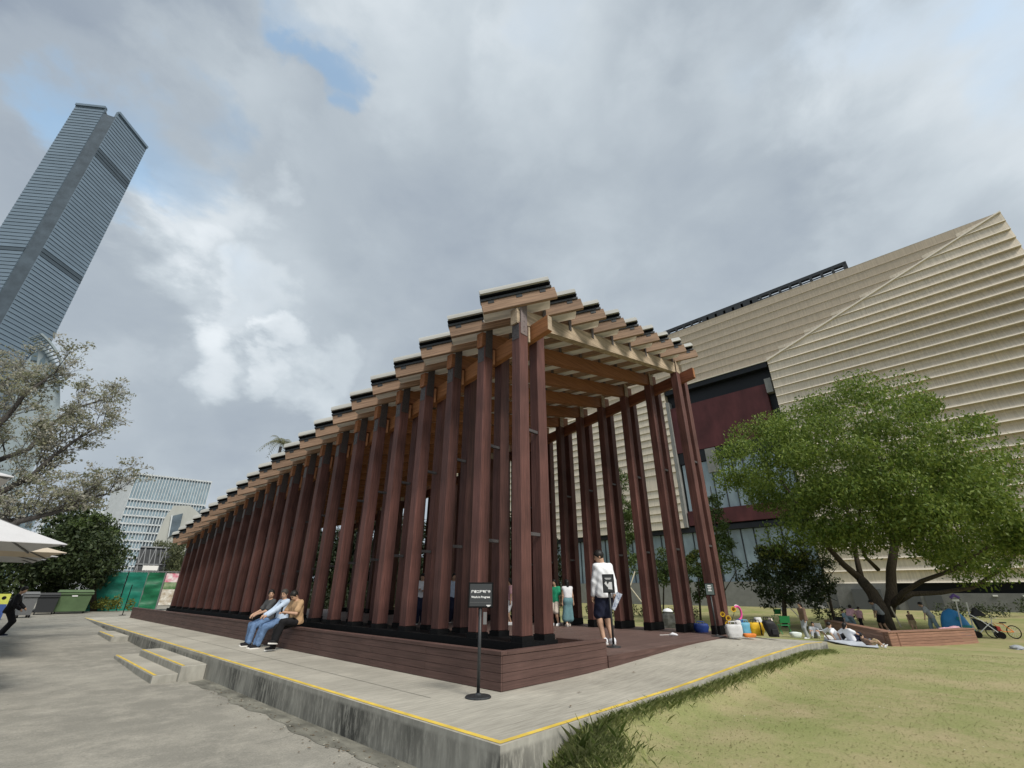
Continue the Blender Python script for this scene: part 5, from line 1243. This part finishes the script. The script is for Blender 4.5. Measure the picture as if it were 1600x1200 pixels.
parasol('small white tip of a parasol above the nearest parasol canopy', (-1.8, 9.2), 1.45, 2.62, 3.2, m_par, R(4))
parasol('thin white parasol edge between the cream and the lowest parasol', (-.7, 22.6), 1.6, 2.40, 2.72, m_par, R(6))

# bins along the far edge
def wheelie(label, u, v, D, w, d, h, m_, rz=0.0, lid=None):
    c = at(u, v, D); g = thing('waste_bin', label, 'bin', (c.x, c.y, az(c.y)), rz); fr = W[g]
    MB().hexa([(-w*.44, -d*.40, .14), (w*.44, -d*.40, .14), (w*.44, d*.40, .14), (-w*.44, d*.40, .14), (-w/2, -d/2, h*.9), (w/2, -d/2, h*.9), (w/2, d/2, h*.9), (-w/2, d/2, h*.9)]).build('body', m_, g, fr)
    MB().hexa([(-w*.53, -d*.56, h*.9+.004), (w*.53, -d*.56, h*.9+.004), (w*.53, d*.56, h*.9+.004), (-w*.53, d*.56, h*.9+.004), (-w*.48, -d*.45, h), (w*.48, -d*.45, h), (w*.48, d*.5, h), (-w*.48, d*.5, h)]).build('lid', lid or m_, g, fr)
    MB().box(-w*.53, w*.53, -d*.5-.06, -d*.5-.002, h*.80, h*.87).build('rim', m_, g, fr)
    for x in (-w*.4, w*.4):
        for y in (-d*.3, d*.3): MB().lathe([(.001, -.03), (.09, -.028), (.09, .028), (.001, .03)], 12).build('wheel', m_black, g, fr @ Matrix.Translation((x, y, .09)) @ Matrix.Rotation(R(90), 4, 'Y'))
    return g, fr
m_grn = mat('green_bin_plastic', (.085, .135, .065), .5, 2, .12); m_gbin = mat('grey_bin_plastic', (.15, .155, .16), .5); m_dbin = mat('dark_bin_plastic', (.03, .032, .035), .5)
g, fr = wheelie('large olive green wheeled dumpster in front of the dark trees', 109, 953, 44, 1.75, 1.05, 1.42, m_grn, R(-4))
MB().box(-.14, .14, -.535, -.525, 1.02, 1.08).build('sticker', m_letter, g, fr)
wheelie('dark plastic bin in the shade left of the green dumpster', 69, 953, 43.5, 1.0, .8, 1.25, m_dbin, R(-3))
g, fr = wheelie('grey bin with a slanted side showing a row of dots near the left edge', 36, 958, 40, .62, .7, 1.35, m_gbin, R(12))
for i in range(4): MB().lathe([(.001, -.004), (.035, 0), (.001, .004)], 10).build('round_label', m_letter, g, fr @ Matrix.Translation((.315, -.2, 1.1-.12*i)) @ Matrix.Rotation(R(90), 4, 'Y'))
c = at(2, 945, 38); g = thing('notice_board', 'small yellow notice with a black mark on a blue post at the far left edge', 'sign', (c.x, c.y, az(c.y)), R(-4)); fr = W[g]
MB().box(-.30, .22, -.02, .02, .75, 1.25).build('yellow_panel', mat('yellow_panel_mat', (.60, .62, .12), .6), g, fr); MB().box(-.30, .20, -.02, .02, .0, .74).build('blue_panel', mat('blue_panel_mat', (.05, .10, .30), .6), g, fr)
MB().lathe([(.001, -.004), (.09, 0), (.001, .004)], 12).build('black_mark', m_black, g, fr @ Matrix.Translation((0, -.025, 1.05)) @ Matrix.Rotation(R(90), 4, 'X'))

# green hoarding with posters
def hoarding():
    D = 47; a, b_ = at(128, 955, D), at(300, 955, D-.5); a.z = b_.z = 0; d = (b_-a); L = d.length; rz = math.atan2(d.y, d.x); z0 = .05
    g = thing('hoarding_fence', 'green tarpaulin hoarding with printed poster panels behind the walkway end', 'fence', (a.x, a.y, z0), rz); fr = W[g]
    m_tarp = mat('green_tarpaulin', (.012, .165, .115), .45, 1.4, .30, (1, 1, 2.2), bump=.5, ns2=.5, amt2=.2); m_tarp2 = mat('dark_green_tarpaulin', (.012, .12, .055), .4, 1.6, .35, (1, 1, 3), bump=.5)
    m_mesh = mat('black_mesh', (.02, .022, .022), .8, 2, .3)
    X = lambda u: L*(u-128)/(300-128)
    def tarp(u0, u1, m_, am):
        vs, fs = [], []; nx, nz = 14, 16; ph = random.random()*6
        for j in range(nz+1):
            for i in range(nx+1):
                x = X(u0)+(X(u1)-X(u0))*i/nx; z = 2.62*j/nz
                vs.append((x, am*(math.sin(z*4.5+x*1.7+ph)+.6*math.sin(z*9-x*2.5+ph)+.5*math.sin(x*5+ph)), z))
        for j in range(nz):
            for i in range(nx): o = j*(nx+1)+i; fs.append((o, o+1, o+nx+2, o+nx+1))
        MB().add(vs, fs).build('tarpaulin', m_, g, fr, smooth=True)
    tarp(128, 177, m_tarp, .03); tarp(179, 209, m_tarp, .03); tarp(210, 237, m_tarp2, .05)
    for u in (128, 178, 209.5, 238, 263, 300): MB().box(X(u)-.04, X(u)+.04, .06, .14, 0, 2.72).build('fence_post', m_gmetal if u != 178 else m_black, g, fr)
    MB().box(0, L, .05, .13, 2.66, 2.72).build('top_rail', m_gmetal, g, fr)
    MB().box(X(264), L, .0, .03, .1, 2.6).build('mesh_panel', m_mesh, g, fr)
    x0, x1 = X(240), X(262)
    MB().box(x0, x1, -.02, .03, 1.95, 2.58).build('poster_panel', mat('pink_poster', (.55, .06, .14), .5, 3.2, .5, col2=(.72, .70, .68)), g, fr)
    MB().box(x0, x1, -.02, .03, 1.45, 1.945).build('poster_panel', mat('green_poster', (.05, .14, .04), .5, 3, .5, col2=(.30, .36, .22)), g, fr)
    MB().box(x0, x1, -.02, .03, .35, 1.445).build('poster_panel', mat('beige_poster', (.30, .22, .13), .5, 3, .5, col2=(.72, .70, .64)), g, fr)
    MB().box(X(197), X(222), .2, .26, 2.78, 3.12).build('white_board', m_white, g, fr)
    MB().box(X(204), X(205), .2, .24, 2.6, 2.8).build('board_leg', m_gmetal, g, fr)
    la = X(165); MB().bar((la, .1, 2.72), (la, .1, 3.0), .05, .05).build('lamp_arm', m_black, g, fr); MB().box(la-.05, la+.32, 0, .12, 3.0, 3.09).build('lamp_head', m_black, g, fr)
hoarding()
def lattice():
    D = 60; a, b_ = at(205, 900, D), at(272, 900, D); a.z = b_.z = 0; d = b_-a; L = d.length; rz = math.atan2(d.y, d.x)
    g = thing('lattice_frame', 'dark grey steel lattice structure rising behind the hoarding', 'scaffold', (a.x, a.y, 0), rz); fr = W[g]; h0, h1 = 2.2, 5.4
    m_l = mat('lattice_backing', (.075, .08, .085), .8, 1, .2); m_s = mat('lattice_steel', (.26, .27, .28), .6)
    MB().box(0, L, .5, 3, 0, h1).build('backing_panel', m_l, g, fr)
    n = 4
    for i in range(n):
        x0, x1 = L*i/n, L*(i+1)/n
        for (p, q) in (((x0, h0), ((x0+x1)/2, h1)), (((x0+x1)/2, h1), (x1, h0)), ((x0, (h0+h1)/2), (x1, (h0+h1)/2)), ((x0, h1-.2), ((x0+x1)/2, h0))): MB().bar((p[0], .42, p[1]), (q[0], .42, q[1]), .07, .09).build('brace', m_s, g, fr)
    MB().bar((0, .40, h1), (L, .40, h1), .1, .12).build('top_chord', m_s, g, fr)
lattice()

# timber bench deck round the big tree
def bench():
    pts = []
    C0, R0, L0 = lawn(1394, 1010), lawn(1530, 1005), lawn(1292, 986)
    C0.z = R0.z = L0.z = 0; a = (R0-C0); b_ = (L0-C0); zt = -.16; z0 = -.9
    g = thing('bench_deck', 'low square deck of reddish timber boards built round the big tree', 'bench', (C0.x, C0.y, -.4))
    m_b = mat('bench_timber', (.30, .165, .115), .6, 3, .25, (.6, 10, 14), bump=.08, var=.14); m_bt = mat('bench_timber_top', (.28, .155, .11), .6, 3, .25, (.6, 10, 14), var=.12)
    for p, q in ((C0, C0+a), (C0+b_, C0)):
        d = (q-p); L = d.length; rz = math.atan2(d.y, d.x); fr = frame(p, rz)
        for r in range(5): MB().box(.003, L-.003, 0, .03, zt-.105-r*.11, zt-.004-r*.11, .003).build('board', m_b, g, fr)
        [MB().box(-.03 if p is C0 else 0, (L+.03 if p is C0 else L-.03-q_*.12), -.03+q_*.152, .115+q_*.152, zt-q_*.002-(0 if p is C0 else .003), zt+.045-q_*.002-(0 if p is C0 else .003), .004).build('top_board', m_bt, g, fr) for q_ in range(3)]; MB().box(.3, L-.3, .40, .43, z0, zt-.003).build('back_board', m_b, g, fr)
bench()

# things on and beside the walkway end
def on_deck(u, v): return on(u, v, .205)
def bag(label, u, v, z, w, d, h, m_, cat='bag', top=None, handles=True, rz=None, lean=0.0, name='tote_bag', squash=.9):
    p = on(u, v, z); rz = fac(p, 0) if rz is None else rz
    g = thing(name, label, cat, (p.x, p.y, z), rz); fr = W[g]; n = 9; vs, fs = [], []
    for j in range(n):
        t = j/(n-1); k = (.80+.24*math.sin(t*math.pi*.75))*(1 if t < .9 else squash)
        for i in range(16):
            a = 2*math.pi*i/16; c, s_ = math.cos(a), math.sin(a); e = .55
            x = math.copysign(abs(c)**e, c)*w/2*k*(1+random.uniform(-.05, .05)); y = math.copysign(abs(s_)**e, s_)*d/2*k*(1+random.uniform(-.08, .08))
            vs.append((x+lean*t*h, y, t*h*(1+random.uniform(-.02, .02))))
    for j in range(n-1):
        for i in range(16): i2 = (i+1) % 16; fs.append((j*16+i, j*16+i2, (j+1)*16+i2, (j+1)*16+i))
    fs.append(tuple(range(16))[::-1]); fs.append(tuple((n-1)*16+i for i in range(16)))
    MB().add(vs, fs).build('body', m_, g, fr, smooth=True)
    if handles:
        for y in (-d*.3, d*.3): MB().tube([(-w*.22+lean*h, y, h*.96), (-w*.18+lean*h, y, h*1.2), (w*.18+lean*h, y, h*1.2), (w*.22+lean*h, y, h*.96)], .012, 6).build('handle', top or m_, g, fr, smooth=True)
    return g, fr
m_wb = mat('white_bag_cloth', (.62, .62, .62), .7, 5, .12, bump=.4); m_bb = mat('light_blue_bag', (.15, .42, .58), .5, 5, .15, bump=.4); m_yb = mat('yellow_bag', (.68, .42, .02), .6, 5, .2, bump=.4)
m_or = mat('orange_cloth', (.75, .24, .05), .7, 6, .2); m_pkp = mat('hot_pink_plastic', (.68, .08, .30), .5); m_blk2 = mat('black_nylon', (.016, .016, .018), .6, 8, .3); m_nv = mat('blue_nylon', (.02, .05, .22), .6, 6, .3)
bag('large white shopping bag leaning at the foot of the last post', 1149, 997, .20, .44, .24, .34, m_wb)
bag('second slimmer white bag squeezed between the white shopping bag and the blue bag', 1156, 993, .20, .16, .2, .40, m_wb, handles=False)
bag('light blue plastic bag between the white and yellow bags', 1167, 993, .20, .30, .22, .34, m_bb)
g, fr = bag('bright yellow bag with a black strap beside the blue bag', 1183, 993, .20, .44, .3, .34, m_yb, top=m_blk2)
MB().box(.06, .09, -.16, -.148, .02, .36).build('strap', m_blk2, g, fr)
bag('white cloth bundle stuffed on top behind the yellow bag', 1188, 988, .26, .2, .16, .40, m_wb, handles=False)
g, fr = bag('crumpled orange and yellow cloth in front of the blue bag', 1172, 996, .20, .34, .16, .10, m_or, handles=False, name='cloth_bundle', cat='cloth')
g, fr = bag('black backpack standing apart to the right of the yellow bag', 1210, 995, .20, .32, .22, .42, m_blk2, name='backpack', cat='backpack', lean=-.25, squash=.7)
MB().box(-.10, .06, -.15, -.10, .06, .2, .01).build('pocket', m_blk2, g, fr); MB().tube([(.05, .1, .38), (.16, .14, .3), (.2, .1, .1), (.16, .05, .02)], .014, 6).build('strap', m_blk2, g, fr)
MB().lathe([(.02, 0), (.07, .03), (.05, .09), (.01, .1)], 10, (-.02, 0, .38)).build('scarf', c_cream, g, fr)
p = on(1097, 989, .21); bag('blue and black rucksack lying on the deck edge between the last two posts', 1097, 989, .21, .42, .3, .26, m_nv, name='rucksack', cat='rucksack', handles=True)
p = on(1158, 985, .2); g = thing('toy_hoop', 'hot pink toy hoop sticking up behind the white shopping bag', 'toy', (p.x, p.y, .2), fac(p, 20)); fr = W[g]
MB().tube([(.15*math.cos(t), 0, .52+.20*math.sin(t)) for t in np.linspace(-1.6, 2.6, 14)], .035, 7).build('pink_ring', m_pkp, g, fr, smooth=True); MB().tube([(.19*math.cos(t), .02, .52+.24*math.sin(t)) for t in np.linspace(-1.2, 2.0, 12)], .014, 6).build('white_ring', m_white, g, fr); MB().box(-.1, .12, -.03, .06, .05, .34).build('stand', m_nv, g, fr)
def sunflowers():
    p = on(1143, 990, .2); g = thing('sunflower_bouquet', 'bunch of four artificial sunflowers sticking out of the white shopping bag', 'flowers', (p.x, p.y, .2), 0)
    m_pt = mat('yellow_petal', (.78, .48, .02), .6); m_ct = mat('dark_flower_centre', (.14, .055, .01), .8); D = math.hypot(p.x, p.y)
    for u, v, r in ((1129, 960, .068), (1138, 966, .075), (1137, 975, .072), (1146, 952, .075)):
        c = at(u, v, D-1.15); nrm = (Vector((0, 0, CH))-c).normalized(); sx_ = nrm.cross(UP).normalized(); sy_ = sx_.cross(nrm)
        b = MB()
        for k in range(14):
            a = 2*math.pi*k/14; d1 = sx_*math.cos(a)+sy_*math.sin(a); d2 = sx_*-math.sin(a)+sy_*math.cos(a); q = c+nrm*(.004*(k % 2))
            b.add([q+d1*r*.5-d2*r*.14, q+d1*r*.85-d2*r*.16+nrm*.012, q+d1*r*1.12, q+d1*r*.85+d2*r*.16+nrm*.012, q+d1*r*.5+d2*r*.14], [(0, 1, 2, 3, 4)])
        fl = b.build('petals', m_pt, g)
        MB().tube([c-nrm*.006, c+nrm*.016], [r*.56, r*.44], 12).build('centre', m_ct, fl)
        MB().tube([c-nrm*.01, c-nrm*.03-UP*.1, Vector((p.x*.955, p.y*.955, .45))], .008, 5).build('stem', m_lf_mid, g)
sunflowers()
p = on(1245, 995, -.05); bag('crumpled white plastic bag lying at the end of the walkway', 1244, 996, .01, .34, .24, .16, mat('white_plastic_film', (.72, .78, .74), .4), handles=False, squash=.4, name='plastic_bag')
p = on(1048, 994, .235); g = thing('sun_hat', 'white folded umbrella lying on the deck in front of the posts', 'umbrella', (p.x, p.y, .24), fac(p, 0)); g.name = 'folded_umbrella'; fr = W[g]
MB().tube([(-.30, .02, .02), (-.02, 0, .03)], .008, 6).build('shaft', m_white, g, fr); MB().tube([(-.04, 0, .03), (.06, 0, .045), (.16, -.02, .03), (.2, -.03, .02)], [.01, .045, .03, .008], 8).build('canopy', c_white, g, fr, smooth=True)
c = at(1043, 953, 30); g = thing('rock', 'dark boulder behind the posts with a white cap resting on it', 'rock', (c.x, c.y, lz(c.x, c.y))); 
def blob(w, d, h, seed):
    rr = random.Random(seed); b = MB(); n, k = 7, 12; vs, fs = [], []
    for j in range(n):
        t = j/(n-1); z = h*t; q = math.sqrt(max(.02, 1-(t*.96)**2))
        for i in range(k): a = 2*math.pi*i/k; e = 1+rr.uniform(-.13, .13); vs.append((w/2*q*e*math.cos(a), d/2*q*e*math.sin(a), z))
    for j in range(n-1):
        for i in range(k): i2 = (i+1) % k; fs.append((j*k+i, j*k+i2, (j+1)*k+i2, (j+1)*k+i))
    fs.append(tuple((n-1)*k+i for i in range(k))); return b.add(vs, fs)
m_rock = mat('dark_rock', (.055, .056, .05), .9, 4, .4, bump=.5)
blob(1.7, 1.2, 1.0, 1).build('stone', m_rock, g, frame((c.x, c.y, lz(c.x, c.y))))
MB().lathe([(.30, 0), (.26, .05), (.2, .13), (.05, .18)], 12, (c.x, c.y, lz(c.x, c.y)+1.0)).build('white_cap', c_white, None, smooth=True, label='white cap resting on the dark boulder behind the posts', cat='cap')
for u, v, D, w, lab in ((975, 962, 34, 1.6, 'dark boulder at the lawn edge behind the fourth right hand post'), (1318, 985, 38, 1.8, 'grey boulder on the lawn behind the reclining picnickers')):
    c = at(u, v, D); z = lz(c.x, c.y); g = thing('rock', lab, 'rock', (c.x, c.y, z-.1)); blob(w, 1.1, .7, int(u)).build('stone', m_rock, g, frame((c.x, c.y, z-.1)))
# stakes propping the young trees
m_stake = mat('pale_stake', (.52, .47, .36), .8, 4, .15, (6, 6, 1))
for (u0, v0, u1, v1, D, lab) in ((992, 893, 980, 930, 32, 'pale wooden prop leaning left, crossing another beneath the narrow leafy tree'), (979, 910, 1006, 945, 32.2, 'pale wooden prop leaning right, crossing another beneath the narrow leafy tree'), (1020, 938, 1034, 962, 33, 'short pale stake slanting between the fourth and fifth right posts'), (1229, 944, 1262, 978, 33, 'long pale stake leaning over the running child'), (1392, 948, 1408, 980, 35.5, 'pale stake propped on the right of the big tree trunk'), (1268, 885, 1312, 985, 40, 'thin dark brace pole leaning beside the staked sapling')):
    a, b_ = at(u0, v0, D), at(u1, v1, D-.4); g = tag(MB().tube([a, b_], .035, 6).build('wooden_stake', m_stake), lab, 'stake', 'stakes propping the young trees')
# folding chairs and picnic things
m_gch = mat('green_chair_paint', (.03, .26, .09), .5); m_alu = mat('pale_tube', (.62, .64, .64), .4, metal=.3)
def chair(label, u, v, m_, rz, s_=1.0, D=None):
    p = lawn(u, v, D); g = thing('folding_chair', label, 'chair', p, fac(p, rz), 'folding chairs on the lawn'); fr = W[g]
    MB().box(-.24*s_, .24*s_, -.22*s_, .22*s_, .42*s_, .45*s_, .008).build('seat', m_, g, fr)
    MB().hexa([(-.24*s_, .22*s_, .55*s_), (.24*s_, .22*s_, .55*s_), (.24*s_, .25*s_, .55*s_), (-.24*s_, .25*s_, .55*s_), (-.24*s_, .32*s_, .88*s_), (.24*s_, .32*s_, .88*s_), (.24*s_, .35*s_, .88*s_), (-.24*s_, .35*s_, .88*s_)]).build('backrest', m_, g, fr)
    for x in (-.24*s_, .24*s_):
        MB().tube([(x, -.24*s_, 0), (x, .18*s_, .46*s_), (x, .34*s_, .9*s_)], .016, 6).build('leg', m_alu if m_ is not m_gch else m_, g, fr); MB().tube([(x, .26*s_, 0), (x, -.2*s_, .46*s_)], .016, 6).build('leg', m_alu if m_ is not m_gch else m_, g, fr)
chair('green folding chair in front of the dark tree trunk behind the running child', 1215, 973, m_gch, 185)
chair('second green folding chair, nearer the black backpack', 1228, 990, m_gch, 170, D=31)
chair('low folding camp chair of pale tubes beside the picnic mat', 1285, 997, c_white, 120, .75)
def flat(name, label, cat, pix, m_, th=.02, dz=.02):
    P = [lawn(u, v) for u, v in pix]; o = MB().prism([p+Vector((0, 0, dz)) for p in P], (0, 0, 0), Vector((0, 0, th))).build(name, m_, base=True); return tag(o, label, cat)
flat('picnic_mat', 'pale picnic mat spread on the grass under the reclining group', 'mat', [(1288, 1001), (1330, 1010), (1374, 1014), (1370, 1006), (1305, 996)], mat('mat_cloth', (.50, .53, .58), .8, 4, .25))
p = lawn(1296, 1001); g = thing('plastic_bag', 'small white bags heaped at the left end of the picnic mat', 'bag', p); blob(.5, .4, .22, 5).build('film', m_wb, g, frame(p), smooth=True)
p = lawn(1590, 1014); g = thing('cloth_bundle', 'white and grey cloth dropped on the lawn at the right edge', 'cloth', p); blob(.7, .45, .14, 8).build('cloth', c_grey, g, frame(p)); 
p = lawn(1036, 981, 26); g = thing('toy', 'small yellow toy on the grass between the right hand posts', 'toy', p); blob(.16, .16, .3, 3).build('body', m_yb, g, frame(p))
# blue pop up tent with nets
def tent():
    p = lawn(1500, 993); D = math.hypot(p.x, p.y); g = thing('tent', 'blue dome shaped pop up tent beside the bench deck', 'tent', p, fac(p, 10)); fr = W[g]
    m_t1 = mat('tent_blue', (.05, .27, .60), .5, 1.5, .15); m_t2 = mat('tent_teal', (.03, .30, .34), .5); w, h, d = 1.35, 1.25, 1.1; n, k = 10, 16; vs, fs = [], []
    for j in range(n):
        t = j/(n-1); z = h*t; q = (1-t**2.4)**.5 if t < 1 else .03
        for i in range(k): a = 2*math.pi*i/k; vs.append((w/2*max(q, .06)*math.cos(a)-.10*t, d/2*max(q, .06)*math.sin(a), z))
    for j in range(n-1):
        for i in range(k): i2 = (i+1) % k; fs.append((j*k+i, j*k+i2, (j+1)*k+i2, (j+1)*k+i))
    fs.append(tuple((n-1)*k+i for i in range(k))); MB().add(vs, fs).build('canopy', m_t1, g, fr, smooth=True)
    MB().box(-.34, .36, -.585, -.52, .12, .50, .02).build('teal_panel', m_t2, g, fr); MB().box(-.40, -.22, -.52, -.46, .74, .88).build('window', m_t2, g, fr); MB().box(-.68, .68, -.5, .5, .0, .08).build('ground_sheet', m_nv, g, fr)
    return p, D
tp_, tD = tent()
for u0, v0, u1, v1, lab, net in ((1504, 965, 1493, 938, 'white handled net with a purple top leaning on the tent', True), (1523, 972, 1510, 941, 'plain white pole leaning on the right side of the tent', False)):
    a, b_ = at(u0, v0+18, tD-.6), at(u1, v1, tD-.5); g = thing('fishing_net', lab, 'net', (a.x, a.y, a.z)); MB().tube([a, b_], .028, 6).build('handle', m_white, g)
    if net: MB().bar(b_-RT*.16, b_+RT*.16, .08, .10).build('head', m_white, g); MB().tube([b_+UP*.12-RT*.2, b_+UP*.26, b_+UP*.12+RT*.22], .07, 7).build('net_bag', mat('purple_net', (.16, .10, .34), .8), g)
# stroller wagon and scooters at the right edge
def wagon():
    p = lawn(1546, 997); g = thing('stroller', 'dark folding stroller with a pointed black hood right of the tent', 'stroller', p, fac(p, 60)); fr = W[g]
    for x in (-.28, .28):
        for y in (-.42, .42): MB().lathe([(.05, -.025), (.15, -.025), (.15, .025), (.05, .025)], 16).build('wheel', m_black, g, fr @ Matrix.Translation((x, y, .15)) @ Matrix.Rotation(R(90), 4, 'Y'))
        MB().tube([(x, -.42, .15), (x, .1, .75), (x, .5, 1.05)], .02, 6).build('frame_tube', m_alu, g, fr); MB().tube([(x, .42, .15), (x, -.2, .7)], .02, 6).build('frame_tube', m_alu, g, fr)
    MB().hexa([(-.26, -.35, .35), (.26, -.35, .35), (.26, .25, .35), (-.26, .25, .35), (-.26, -.2, .62), (.26, -.2, .62), (.26, .35, .85), (-.26, .35, .85)]).build('seat', m_blk2, g, fr)
    MB().add([(-.27, -.15, 1.0), (.27, -.15, 1.0), (.27, .4, .9), (-.27, .4, .9), (-.2, .15, 1.32), (.2, .15, 1.32)], [(0, 1, 5, 4), (1, 2, 5), (2, 3, 4, 5), (3, 0, 4), (3, 2, 1, 0)]).build('hood', m_blk2, g, fr)
    MB().box(-.2, .2, -.5, -.36, .32, .52, .02).build('red_bag', mat('red_cloth', (.42, .06, .05), .7), g, fr)
    p = lawn(1572, 998); g = thing('bicycle', 'small child bicycle with white handlebars lying at the right edge', 'bicycle', p, fac(p, 75)); fr = W[g]
    for y in (-.42, .42):
        MB().tube([(0, y+.27*math.cos(t), .29+.27*math.sin(t)) for t in np.linspace(0, 2*math.pi, 19)], .022, 6, caps=False).build('wheel', m_black, g, fr)
        for q in range(6): a = math.pi*q/6; MB().tube([(0, y-.25*math.cos(a), .29-.25*math.sin(a)), (0, y+.25*math.cos(a), .29+.25*math.sin(a))], .004, 4).build('spoke', m_alu, g, fr)
    MB().tube([(0, -.42, .29), (0, -.1, .62), (0, .32, .68), (0, .0, .3), (0, -.42, .29)], .022, 6).build('frame', m_or, g, fr); MB().tube([(0, .42, .29), (0, .32, .68), (0, .27, .86)], .02, 6).build('fork', m_alu, g, fr)
    MB().tube([(-.24, .2, .9), (0, .28, .86), (.24, .2, .9)], .016, 6).build('handlebar', m_white, g, fr); MB().box(-.06, .06, -.24, 0, .66, .71, .01).build('saddle', m_blk2, g, fr); MB().tube([(0, -.1, .5), (0, -.12, .67)], .014, 6).build('seat_post', m_alu, g, fr)
wagon()
bpy.context.view_layer.update()
